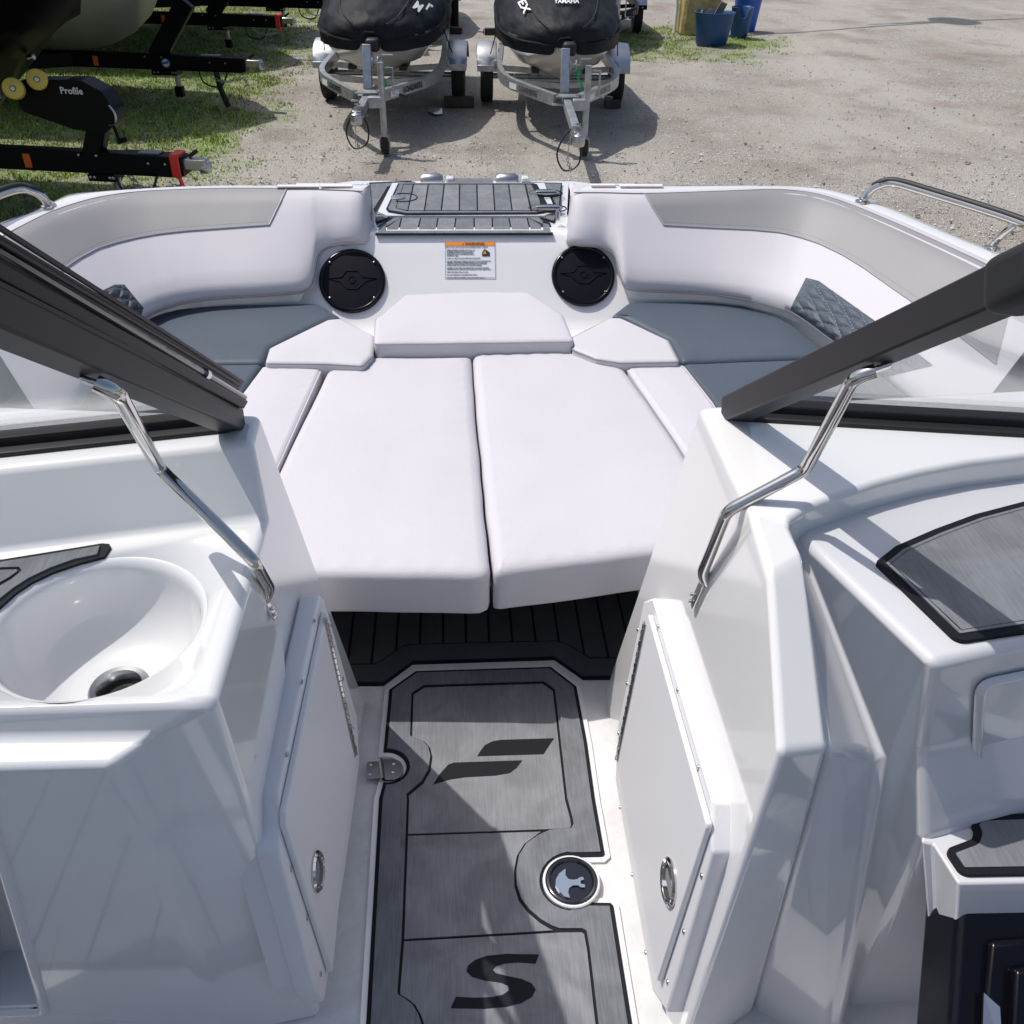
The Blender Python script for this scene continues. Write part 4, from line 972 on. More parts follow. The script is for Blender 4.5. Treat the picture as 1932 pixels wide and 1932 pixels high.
# ================================================================== THE YARD
GZ = -Z0
def G(px, py): p = W(px, py, GZ); p.z = 0; return p
from mathutils import noise
bnd = [(q.y, q.x) for q in (G(300, 372), G(400, 335), G(500, 275), G(545, 215), G(585, 140), G(605, 60), G(622, 5))]
def xb(y):
    if y <= bnd[0][0]: return bnd[0][1]
    for a, b in zip(bnd, bnd[1:]):
        if a[0] <= y <= b[0]: return a[1] + (b[1] - a[1]) * (y - a[0]) / (b[0] - a[0])
    return bnd[-1][1]
TUB = G(1345, 85)
def grassy(x, y):
    n = noise.noise(V((x * .9, y * .9, 3))) * .55 + noise.noise(V((x * 2.6, y * 2.6, 7))) * .5
    l = (xb(y) - x) / 1.3 + .40
    e = 1.15 - math.hypot((x - TUB.x + .65) / 2.0, (y - TUB.y - .3) / 1.9)
    e2 = 1.0 - math.hypot((x - 2.0) / 1.6, (y - 16.5) / 2.5)
    g = max(min(l, 1.0), min(e * 1.6, .8), e2)
    return max(0, min(1, g * .95 + n * .8))
def axis(lo, hi, step, far): 
    a = [lo + step * i for i in range(int((hi - lo) / step) + 1)]; k = step; out = []; x = a[-1]
    while x < far: k *= 1.35; x += k; out.append(x)
    k = step; x = a[0]; pre = []
    while x > -far: k *= 1.35; x -= k; pre.append(x)
    return pre[::-1] + a + out
xs = axis(-9, 12, .11, 150); ys = axis(2, 24, .11, 150)
vs = []; gv = []
for y in ys:
    for x in xs:
        near = -10 < x < 13 and 1 < y < 25
        g = grassy(x, y) if near else (1 if x < -3 else .0)
        z = (noise.noise(V((x * .5, y * .5, 1))) * .02 + noise.noise(V((x * 2.2, y * 2.2, 4))) * .008 + g * .01 - .012) if near else 0
        vs.append((x, y, z)); gv.append(g)
nx = len(xs); fs = [(j * nx + i, j * nx + i + 1, (j + 1) * nx + i + 1, (j + 1) * nx + i) for j in range(len(ys) - 1) for i in range(nx - 1)]
def ground_mat():
    m = bpy.data.materials.new('gravel_and_turf'); m.use_nodes = True; n, l = m.node_tree.nodes, m.node_tree.links; p = n['Principled BSDF']
    p.inputs['Roughness'].default_value = .95; p.inputs['Specular IOR Level'].default_value = .15
    geo = n.new('ShaderNodeNewGeometry')
    def nz(sc, det=5, rough=.5, strch=None):
        t = n.new('ShaderNodeTexNoise'); t.inputs['Scale'].default_value = sc; t.inputs['Detail'].default_value = det; t.inputs['Roughness'].default_value = rough
        if strch:
            mp = n.new('ShaderNodeMapping'); mp.inputs['Scale'].default_value = strch; mp.inputs['Rotation'].default_value = (0, 0, .5); l.new(geo.outputs['Position'], mp.inputs[0]); l.new(mp.outputs[0], t.inputs['Vector'])
        else: l.new(geo.outputs['Position'], t.inputs['Vector'])
        return t.outputs['Fac']
    def ramp(f, a, b, lo=0, hi=1):
        r = n.new('ShaderNodeMapRange'); r.inputs[1].default_value = a; r.inputs[2].default_value = b; r.inputs[3].default_value = lo; r.inputs[4].default_value = hi; l.new(f, r.inputs[0]); return r.outputs[0]
    def mix(f, a, b):
        x = n.new('ShaderNodeMix'); x.data_type = 'RGBA'
        if isinstance(f, float): x.inputs['Factor'].default_value = f
        else: l.new(f, x.inputs['Factor'])
        for k, v in (('A', a), ('B', b)):
            if isinstance(v, tuple): x.inputs[k].default_value = (*v, 1)
            else: l.new(v, x.inputs[k])
        return x.outputs['Result']
    vo = n.new('ShaderNodeTexVoronoi'); vo.inputs['Scale'].default_value = 75; l.new(geo.outputs['Position'], vo.inputs['Vector'])
    sep = n.new('ShaderNodeSeparateColor'); l.new(vo.outputs['Color'], sep.inputs[0])
    chips = mix(sep.outputs[0], (.22, .205, .185), (.47, .45, .415))
    chips = mix(ramp(sep.outputs[1], .90, .94), chips, (.62, .60, .56))
    dirt = mix(ramp(nz(3, 6, .7), .35, .65), (.30, .268, .225), (.395, .36, .305))
    fine = mix(ramp(nz(90, 4, .7), .3, .7), (.23, .205, .175), (.46, .42, .37))
    dirt = mix(.45, dirt, fine)
    track = ramp(nz(.8, 5, .6, (1, .25, 1)), .40, .60)
    c = mix(ramp(nz(1.1, 7, .65), .38, .60, .15, .85), dirt, chips)
    c = mix(ramp(nz(.55, 5, .6, (1, .3, 1)), .44, .60, 0, .8), c, (.46, .43, .385))
    c = mix(ramp(nz(.9, 6, .6), .50, .68, 0, .65), c, (.22, .182, .15))
    at_ = n.new('ShaderNodeAttribute'); at_.attribute_name = 'turf'
    soil = mix(ramp(nz(14, 6, .7), .35, .65), (.15, .19, .06), (.40, .39, .30))
    soil = mix(ramp(nz(3.5, 5, .6), .45, .6), soil, (.16, .25, .05))
    c = mix(ramp(at_.outputs['Fac'], .35, .85, 0, .85), c, soil)
    l.new(c, p.inputs['Base Color'])
    b = n.new('ShaderNodeBump'); b.inputs['Distance'].default_value = .012; b.inputs['Strength'].default_value = 1
    ad = n.new('ShaderNodeMath'); ad.operation = 'ADD'; l.new(vo.outputs['Distance'], ad.inputs[0]); l.new(nz(30, 6, .7), ad.inputs[1])
    l.new(ad.outputs[0], b.inputs['Height']); l.new(b.outputs[0], p.inputs['Normal'])
    return m
gme = bpy.data.meshes.new('ground'); gme.from_pydata(vs, [], fs); gme.materials.append(ground_mat()); gme.shade_smooth()
at_ = gme.attributes.new('turf', 'FLOAT', 'POINT'); at_.data.foreach_set('value', gv)
go = bpy.data.objects.new('ground', gme); COL.objects.link(go); go['kind'] = 'structure'; go['label'] = 'dusty gravel yard with weedy turf at its left edge'

GM = [mat('grass_fresh', (.24, .37, .04), .6), mat('grass_pale', (.42, .47, .12), .65), mat('grass_dry', (.36, .31, .16), .75), mat('grass_dark', (.07, .14, .025), .6)]
def scatter_grass():
    rnd = random.Random(2); vs, fs, mi = [], [], []
    def gz(x, y): return noise.noise(V((x * .5, y * .5, 1))) * .02 + noise.noise(V((x * 2.2, y * 2.2, 4))) * .008 - .005
    cnt = 0
    while cnt < 90000:
        if rnd.random() < .82: x, y = rnd.uniform(-7.5, -.9), rnd.uniform(5.0, 22)
        else: x, y = rnd.uniform(.6, 6.5), rnd.uniform(12, 20)
        if abs(x) > (y * .62 + .8): cnt += .3; continue
        g = grassy(x, y)
        cl = noise.noise(V((x * 3.5, y * 3.5, 9))) * .5 + .5
        cnt += .25
        if rnd.random() > (g - .24) * 1.9 * (.35 + cl): continue
        cnt += 1
        tone = noise.noise(V((x * .8, y * .8, 21))) + rnd.uniform(-.5, .5)
        mt = 0 if tone > .12 else (1 if tone > -.18 else (2 if tone < -.42 else 3))
        h0_ = (.018 + .05 * cl * g) * rnd.uniform(.5, 1.3)
        for k in range(4):
            a = rnd.uniform(0, 6.28); bx, by = x + rnd.gauss(0, .022), y + rnd.gauss(0, .022); z = gz(bx, by) - .008
            w = rnd.uniform(.003, .007); ln = rnd.uniform(.01, .05); hh = h0_ * rnd.uniform(.6, 1.2)
            dx, dy = math.cos(a), math.sin(a); n0 = len(vs)
            vs += [(bx - dy * w, by + dx * w, z), (bx + dy * w, by - dx * w, z), (bx + dx * ln * .4 - dy * w * .6, by + dy * ln * .4 + dx * w * .6, z + hh * .6), (bx + dx * ln * .4 + dy * w * .6, by + dy * ln * .4 - dx * w * .6, z + hh * .6), (bx + dx * ln, by + dy * ln, z + hh)]
            fs += [(n0, n0 + 1, n0 + 3, n0 + 2), (n0 + 2, n0 + 3, n0 + 4)]; mi += [mt, mt]
    me = bpy.data.meshes.new('grass'); me.from_pydata(vs, [], fs)
    for q in GM: me.materials.append(q)
    me.polygons.foreach_set('material_index', mi)
    o = bpy.data.objects.new('grass', me); COL.objects.link(o); prop(o, 'short weedy grass scattered over the gravel', 'grass', kind='stuff')
scatter_grass()
SM = [mat('stone_grey', (.34, .33, .31), .9), mat('stone_pale', (.58, .56, .52), .9), mat('stone_dark', (.11, .10, .09), .9)]
def scatter_stones():
    rnd = random.Random(5); vs, fs, mi = [], [], []
    def gz(x, y): return noise.noise(V((x * .5, y * .5, 1))) * .02 + noise.noise(V((x * 2.2, y * 2.2, 4))) * .008 - .008
    for i in range(42000):
        y = 5.2 + 14 * rnd.random() ** 1.6; x = rnd.uniform(-1, 1) * (y * .62 + .6)
        d = noise.noise(V((x * .7, y * .7, 13))) * .5 + .5 + (.35 if y < 9 else 0) + (.3 if abs(x - xb(y)) < 1.2 else 0)
        if rnd.random() > d * .9: continue
        r = rnd.uniform(.004, .012) if rnd.random() < .97 else rnd.uniform(.013, .024)
        z = gz(x, y) + r * .3; n0 = len(vs); a = rnd.uniform(0, 6.28)
        for k in range(4):
            t = a + k * 1.57 + rnd.uniform(-.3, .3); vs.append((x + math.cos(t) * r * rnd.uniform(.7, 1.2), y + math.sin(t) * r * rnd.uniform(.7, 1.2), z + rnd.uniform(-.3, .3) * r))
        vs.append((x + rnd.uniform(-.3, .3) * r, y + rnd.uniform(-.3, .3) * r, z + r * rnd.uniform(.5, .8)))
        fs += [(n0 + k, n0 + (k + 1) % 4, n0 + 4) for k in range(4)]; q = rnd.random(); mi += [0 if q < .62 else (1 if q < .88 else 2)] * 4
    me = bpy.data.meshes.new('gravel_stones'); me.from_pydata(vs, [], fs)
    for q in SM: me.materials.append(q)
    me.polygons.foreach_set('material_index', mi)
    o = bpy.data.objects.new('gravel_stones', me); COL.objects.link(o); prop(o, 'loose gravel stones over the yard', 'gravel', kind='stuff')
scatter_stones()

# ---- small galvanised trailer (faces -Y, origin on the ground below the axle)
def wheel(parent, c, r, w, ax=(1, 0, 0), rim=GALV):
    a = V(ax).normalized()
    t = MB().lathe(c, a, [(r * .6, -w * .42), (r * .82, -w * .5), (r * .95, -w * .47), (r, -w * .36), (r, w * .36), (r * .95, w * .47), (r * .82, w * .5), (r * .6, w * .42)], 36).build('tyre', TYRE, parent, sharp=50)
    gr = MB()
    for k in (-.22, -.08, .08, .22): gr.lathe(c + a * (w * k - .003), a, [(r + .0035, 0), (r + .0035, .007), (r - .004, .007)], 36)
    gr.build('tread_rib', TYRE, t)
    MB().lathe(c, a, [(r * .62, -w * .40), (r * .55, -w * .28), (r * .25, -w * .2), (r * .2, -w * .42), (0, -w * .44)], 24).build('rim', rim, parent)
    MB().lathe(c, a, [(0, w * .44), (r * .2, w * .42), (r * .25, w * .2), (r * .55, w * .28), (r * .62, w * .40)], 24).build('rim', rim, parent)
def rail_pts(s): return spline([V((s * .52, 1.0, .50)), V((s * .54, .3, .48)), V((s * .57, -.5, .46)), V((s * .56, -1.05, .455)), V((s * .49, -1.4, .45)), V((s * .30, -1.78, .445)), V((s * .10, -2.12, .44))], 4)
def boxsweep(mb, pts, w, h):
    rows = []
    for i, p in enumerate(pts):
        t = (pts[min(i + 1, len(pts) - 1)] - pts[max(i - 1, 0)]).normalized(); x = t.cross(V((0, 0, 1))).normalized(); u = x.cross(t)
        rows.append([p + x * (a * w / 2) + u * (b * h / 2) for a, b in ((-1, -1), (1, -1), (1, 1), (-1, 1))])
    return mb.loft(rows, closed=True, cap=True)
def pwc_trailer(loc, rz, label, group, metal=GALV, words='LOADRITE', jack=True, L=2.9, jb=0.0):
    e = empty('small_trailer', V((0, 0, 0)), label, 'trailer', group)
    for s in (-1, 1):
        r = boxsweep(MB(), rail_pts(s), .05, .095).build('frame_rail', metal, e, sharp=30)
        wheel(e, V((s * .70, 0, .255)), .255, .135)
        arc_ = [V((s * .70, math.cos(R(a)) * .33, .27 + math.sin(R(a)) * .32)) for a in range(22, 160, 9)]
        rows = [[p + V((x, 0, dz)) for p in arc_] for x, dz in ((-.105, -.02), (-.10, 0), (0, .012), (.10, 0), (.105, -.02))]
        MB().loft(rows).build('fender', ALU, e, sharp=60)
        bk = MB().box((s * .68, -.325, .385), (.24, .02, .06)); bk.box((s * .60, -.325, .42), (.05, .02, .08)); b = bk.build('fender_bracket', metal, e, bevel=.003)
        for x in (.66, .73): MB().lathe(V((s * x, -.337, .385)), (0, -1, 0), [(.012, 0), (.010, .007), (0, .009)], 8).build('bolt', STEEL, b)
        lb = MB().box((s * .66, .33, .64), (.13, .07, .07)).build('tail_lamp', RUB, e, bevel=.008)
        MB().box((s * .735, .33, .64), (.012, .05, .05)).build('amber_lens', INKR, lb, smooth=False)
        MB().beam((s * .24, 1.0, .56), (s * .24, -1.3, .53), .07, .04).build('hull_bunk', RUB, e)
        bm2 = MB().box((s * .24, -.9, .49), (.06, .05, .12)).build('bunk_bracket', metal, e)
        if words:
            p0, p1 = V((s * .47, -1.46, .445)), V((s * .16, -2.02, .44)); 
            if s < 0: a0, a1 = p0, p1
            else: a0, a1 = p1, p0
            X_ = (a1 - a0).normalized(); N_ = X_.cross(V((0, 0, 1))).normalized()
            k0 = a0.lerp(a1, .30 if s < 0 else .34) + N_ * .036 + V((0, 0, -.020))
            text_mesh([words], e, 'side_lettering', BPL, k0, X_, (0, 0, 1), .066, bold=.03)
            c0 = a0.lerp(a1, .02 if s < 0 else .03) + N_ * .034
            MB().prism([c0 + V((0, 0, -.028)), c0 + X_ * .13 + V((0, 0, -.028)), c0 + X_ * .13 + V((0, 0, .022)), c0 + V((0, 0, .022))], .001, direction=-N_).build('id_plate', LABW, e, smooth=False)
    ax = MB().tube([V((-.64, 0, .26)), V((.64, 0, .26))], .028, 12).build('axle', metal, e)
    for y, z in ((.75, .47), (-.55, .43), (-1.15, .42)): MB().beam((-.54, y, z), (0, y + .05, z - .05), .04, .05).beam((.54, y, z), (0, y + .05, z - .05), .04, .05).build('cross_member', metal, e, sharp=30)
    ex = L - 2.9
    MB().beam((0, -1.95, .42), (0, -2.72 - ex, .40), .065, .075).build('tongue', metal, e, bevel=.006)
    MB().box((0, -2.12, .41), (.26, .12, .012)).box((-.0, -2.1, .47), (.20, .12, .012)).build('tongue_plate', metal, e)
    cp = MB().box((0, -2.78 - ex, .42), (.075, .20, .06)); cp.lathe(V((0, -2.9 - ex, .38)), (0, 0, 1), [(.045, -.03), (.052, 0), (.045, .05), (.0, .07)], 16); cp.build('coupler', STEEL, e, bevel=.006)
    MB().beam((0, -2.72 - ex, .47), (0, -2.86 - ex, .50), .03, .015).build('coupler_latch', GALV, e)
    # winch post, bow stop, handle, strap
    wpz = MB().beam((-.01, -1.93, .46), (-.01, -1.82, .80), .075, .075).build('winch_post', metal, e, bevel=.005)
    MB().box((.03, -1.73, .79), (.12, .15, .11)).build('bow_stop', RUB, wpz, bevel=.03)
    MB().tube([V((.03, -1.86, .68)), V((.12, -1.86, .68)), V((.125, -1.87, .73)), V((.22, -1.87, .73))], .008, 8).build('winch_handle', STEEL, wpz)
    MB().lathe(V((.03, -1.85, .67)), (1, 0, 0), [(.05, 0), (.05, .012), (.022, .014), (.022, .05), (.05, .052), (.05, .06)], 18).build('winch_drum', GALV, wpz)
    sp = [V((.10, -1.80, .64)), V((.12, -1.82, .61)), V((.11, -1.88, .57)), V((.145, -1.9, .52)), V((.14, -1.91, .46))]
    MB().loft([[p + V((-.011, 0, .005)) for p in sp], [p + V((.011, .01, 0)) for p in sp]]).build('green_strap', GRN, wpz)
    MB().tube([V((.09, -1.78, .66)), V((.07, -1.72, .63)), V((.12, -1.76, .61)), V((.15, -1.8, .64))], .008, 6).build('green_strap', GRN, wpz)
    if jack:
        j = MB().tube([V((.16, -2.42 - ex + jb, .10)), V((.16, -2.42 - ex + jb, .74))], .028, 12).build('jack_post', GALV, e)
        MB().tube([V((.16, -2.42 - ex + jb, .13)), V((.16, -2.42 - ex + jb, .34))], .022, 12).build('jack_tube', GALV, j)
        MB().box((.10, -2.42 - ex + jb, .43), (.12, .07, .09)).build('jack_clamp', metal, j, bevel=.006)
        MB().tube([V((.16, -2.42 - ex + jb, .70)), V((.26, -2.42 - ex + jb, .70)), V((.26, -2.43 - ex + jb, .50)), V((.36, -2.44 - ex + jb, .49))], .009, 8).build('jack_crank', GALV, j)
        MB().tube([V((.31, -2.437 - ex + jb, .495)), V((.38, -2.445 - ex + jb, .488))], .016, 8).build('crank_grip', RUB, j)
        MB().box((.16, -2.42 - ex + jb, .14), (.085, .05, .05)).box((.12, -2.42 - ex + jb, .10), (.008, .06, .10)).box((.20, -2.42 - ex + jb, .10), (.008, .06, .10)).build('wheel_fork', GALV, j)
        wj = MB().lathe(V((.13, -2.42 - ex + jb, .078)), (1, 0, 0), [(.04, 0), (.072, .0), (.078, .012), (.078, .048), (.072, .06), (.04, .06)], 24).build('jack_wheel', TYRE, j)
        cb = [V((.02, -2.55 - ex, .44)), V((-.08, -2.6 - ex, .36)), V((-.14, -2.62 - ex, .22)), V((-.08, -2.64 - ex, .10)), V((.03, -2.64 - ex, .14)), V((.05, -2.62 - ex, .26)), V((.0, -2.62 - ex, .38))]
        MB().tube(spline(cb, 6), .007, 6).build('wiring_cable', RUB, e)
        ch = MB(); q = spline([V((-.03, -2.6 - ex, .38)), V((-.06, -2.68 - ex, .22)), V((-.03, -2.70 - ex, .12))], 6)
        for i, p in enumerate(q): ch.tube([p + V(((.012 if i % 2 else 0) * math.cos(t), (0 if i % 2 else .012) * math.cos(t), .016 * math.sin(t))) for t in [k * 1.047 for k in range(6)]], .0035, 5, closed=True)
        ch.build('safety_chain', GALV, e)
    e.location = loc; e.rotation_euler = (0, 0, rz); return e
def pwc(loc, rz, label, group):
    e = empty('personal_watercraft', V((0, 0, .5)), label, 'jet ski', group)
    st = [(-1.70, .06, .74, .80), (-1.66, .24, .62, .82), (-1.55, .40, .52, .84), (-1.35, .50, .455, .85), (-1.05, .56, .42, .86), (-.6, .59, .41, .86), (-.2, .60, .41, .85), (.6, .60, .42, .84), (1.3, .57, .45, .82), (1.55, .52, .50, .80)]
    rows = []
    for y, w, k, g in st:
        half = [(0, k), (w * .30, k + (g - k) * .13), (w * .62, k + (g - k) * .31), (w * .70, k + (g - k) * .34), (w * .90, k + (g - k) * .66), (w * .97, g - .05), (w, g)]
        rows.append([V((-x, y, z)) for x, z in half[::-1]] + [V((x, y, z)) for x, z in half[1:]])
    MB().loft(rows).build('hull', SKIH, e, sharp=40)
    MB().loft([[p + V((0, 0, .0)) for p in (r[0], (r[0] + r[-1]) / 2, r[-1])] for r in rows]).build('deck', BPL, e)
    # draped cover
    prof = [(-1.74, .10, .90), (-1.70, .26, .98), (-1.58, .40, 1.03), (-1.40, .50, 1.09), (-1.15, .575, 1.17), (-.85, .61, 1.27), (-.6, .62, 1.38), (-.42, .625, 1.50), (-.25, .63, 1.52), (0, .63, 1.36), (.4, .62, 1.30), (1.0, .60, 1.26), (1.45, .56, 1.12), (1.6, .52, .90)]
    rows = []
    for y, w, top in prof:
        row = []
        for i in range(29):
            t = -1 + 2 * i / 28; a = abs(t)
            rz_ = .80
            sh = (1 - a ** 1.9) if top < 1.3 else (1 - a ** 1.15 * .55 - a ** 6 * .45)
            x = math.copysign(w * (1 - (1 - a) ** 1.5) * 1.0, t) if a > 0 else 0
            z = rz_ + (top - rz_) * max(0, sh)
            if a > .93: z = rz_ - (a - .93) * 1.1; x *= 1.0 - (a - .93) * .5
            p = V((x, y - .05 * (1 - a * a) if y < -1.3 else y, z))
            nn = noise.noise(V((x * 3 + loc.x * 7, y * 2.2, 5))) * .022 + noise.noise(V((x * 8, y * 5 + loc.x, 8))) * .010
            p += V((0, nn * .6, nn)); row.append(p)
        rows.append(row)
    # closing skirt round the bow
    f = rows[0]; rows = [[V((p.x * .9, p.y + .02, .78)) for p in f]] + rows
    b = MB().loft(rows); o = b.build('cloth_cover', COVER, e, sharp=85)
    sub = o.modifiers.new('sub', 'SUBSURF'); sub.levels = 1; sub.render_levels = 2
    tx = bpy.data.textures.new('folds', 'CLOUDS'); tx.noise_scale = .15
    d = o.modifiers.new('folds', 'DISPLACE'); d.texture = tx; d.strength = .05; d.mid_level = .5
    for ci in (8, 20): MB().tube(resample([r[ci] + (r[ci] - V((0, r[ci].y, .8))).normalized() * .012 for r in rows[2:]], 40), .005, 6).build('cover_seam', RUB, e)
    hem = [r[1] for r in rows[1:]]; hem2 = [r[-2] for r in rows[1:]][::-1]
    MB().tube([p + V((0, 0, -.01)) for p in resample(hem[::-1] + [r for r in rows[1][2:-2]] + hem2[::-1], 90)], .011, 6).build('cover_hem', COVER, e)
    for s in (-1, 1): MB().tube([V((s * .60, -.75, .78)), V((s * .66, -.4, .52))], .006, 5).build('tie_strap', RUB, e)
    MB().lathe(V((0, -1.66, .70)), (0, -1, .2), [(.02, 0), (.02, .02), (0, .03)], 10).build('bow_eye', ORNG, e)
    # printed lettering on the cover
    bvh = BVHTree.FromPolygons(b.v, b.f)
    e.location = loc + V((0, 0, .5)); e.rotation_euler = (0, 0, rz)
    return e, bvh, o
def project_text(e, cov, bvh, rz, loc, s, px, py, size_px, rot):
    """lettering printed on the cover: flat text dropped onto the cloth"""
    cu = bpy.data.curves.new('t', 'FONT'); cu.body = s; cu.size = size_px; cu.offset = size_px * .03
    ob = bpy.data.objects.new('t', cu); me = bpy.data.meshes.new_from_object(ob)
    inv = Matrix.Rotation(-rz, 3, 'Z'); cr, sr_2 = math.cos(R(rot)), math.sin(R(rot)); vs = []
    for v in me.vertices:
        u, w = v.co.x * cr - v.co.y * sr_2, v.co.x * sr_2 + v.co.y * cr
        r = ray(px + u, py - w).normalized(); o2 = inv @ (CAM - loc); d2 = inv @ r
        h, n_, i, dd = bvh.ray_cast(o2, d2)
        if h is None: vs.append(None); continue
        if n_.dot(d2) > 0: n_ = -n_
        vs.append(h + n_ * .016 - d2 * .016)
    fs = [tuple(p.vertices) for p in me.polygons if all(vs[k] is not None for k in p.vertices)]
    vs = [v if v is not None else V((0, 0, 1)) for v in vs]
    bpy.data.objects.remove(ob); bpy.data.curves.remove(cu)
    if fs:
        me2 = bpy.data.meshes.new('cover_lettering'); me2.from_pydata([v - LOC[cov] for v in vs], [], fs); me2.materials.append(WHT)
        o = bpy.data.objects.new('cover_lettering', me2); COL.objects.link(o); o.parent = cov; LOC[o] = LOC[cov]
c1_ = W(672, 218, -.18); c2_ = W(1092, 258, -.18)
r1, r2 = R(-3.4), R(-2.0); L1_, L2_ = 2.78, 3.35
def axle_from(cp, rz, L=2.9): return V((cp.x, cp.y, 0)) - Matrix.Rotation(rz, 3, 'Z') @ V((0, -L, 0))
l1, l2 = axle_from(c1_, r1, L1_), axle_from(c2_, r2, L2_)
tg = 'small galvanised trailers'; sg = 'covered jet skis on trailers'
pwc_trailer(l1, r1, 'galvanised trailer under the left covered jet ski, beside the grass', tg, L=L1_)
pwc_trailer(l2, r2, 'galvanised trailer under the right covered jet ski, on bare gravel', tg, L=L2_, jb=.62)
e, bv, cv = pwc(l1.copy() + V((0, .1, 0)), r1, 'left jet ski under a black cloth cover, silver hull above the grass edge', sg)
project_text(e, cv, bv, r1, l1 + V((0, .1, 0)), 'M', 776, 16, 22, -35); project_text(e, cv, bv, r1, l1 + V((0, .1, 0)), 'r', 800, 18, 26, -30)
e, bv, cv = pwc(l2.copy() + V((0, .1, 0)), r2, 'right jet ski under a black cloth cover with white lettering on its front', sg)
project_text(e, cv, bv, r2, l2 + V((0, .1, 0)), 'YAMAHA', 1046, 9, 11, 0); project_text(e, cv, bv, r2, l2 + V((0, .1, 0)), 'EX', 978, 6, 21, -62)
tB = V((-.62, 16.6, 0)); tC = V((2.25, 15.9, 0))
pwc_trailer(tB, R(2), 'galvanised trailer behind the left jet ski, only its right wheel showing', tg, words=None)
t4 = pwc_trailer(tC, R(-4), 'black trailer behind the right jet ski, at the grass patch', 'black trailers', metal=BLKM, words="SHORELAND'R")
e, bv, cv = pwc(tC + V((0, .2, 0)), R(-4), 'dark covered jet ski on the black trailer beyond the right one', sg)
e, bv, cv = pwc(tB + V((0, .2, 0)), R(2), 'covered jet ski farthest back, hidden behind the left one', sg)
# timber blocks at the wheels, puddle
def block(px, py, d, rz, label):
    p = G(px, py); rot = Matrix.Rotation(rz, 3, 'Z'); prop(MB().box((p.x, p.y, d[2] / 2 + .002), d, rot).build('timber_block', WOODD, bevel=.004), label, 'wood block', 'timber blocks at trailer wheels')
block(866, 200, (.32, .12, .09), .05, 'long dark timber block in front of the left trailer\'s right wheel')
block(1155, 202, (.17, .12, .08), .0, 'short timber block in front of the right trailer\'s right wheel')
pm_ = mat('puddle_water', (.10, .10, .10), .03, spec=.8)
pc = [(820, 206), (834, 205), (835, 217), (822, 218), (808, 213), (806, 209)]
pu_ = MB().prism([p + V((0, 0, .012)) for p in fillet([G(a, b) for a, b in pc], .03)], .008).build('puddle', pm_, smooth=False); prop(pu_, 'small pale puddle under the left trailer', 'puddle')

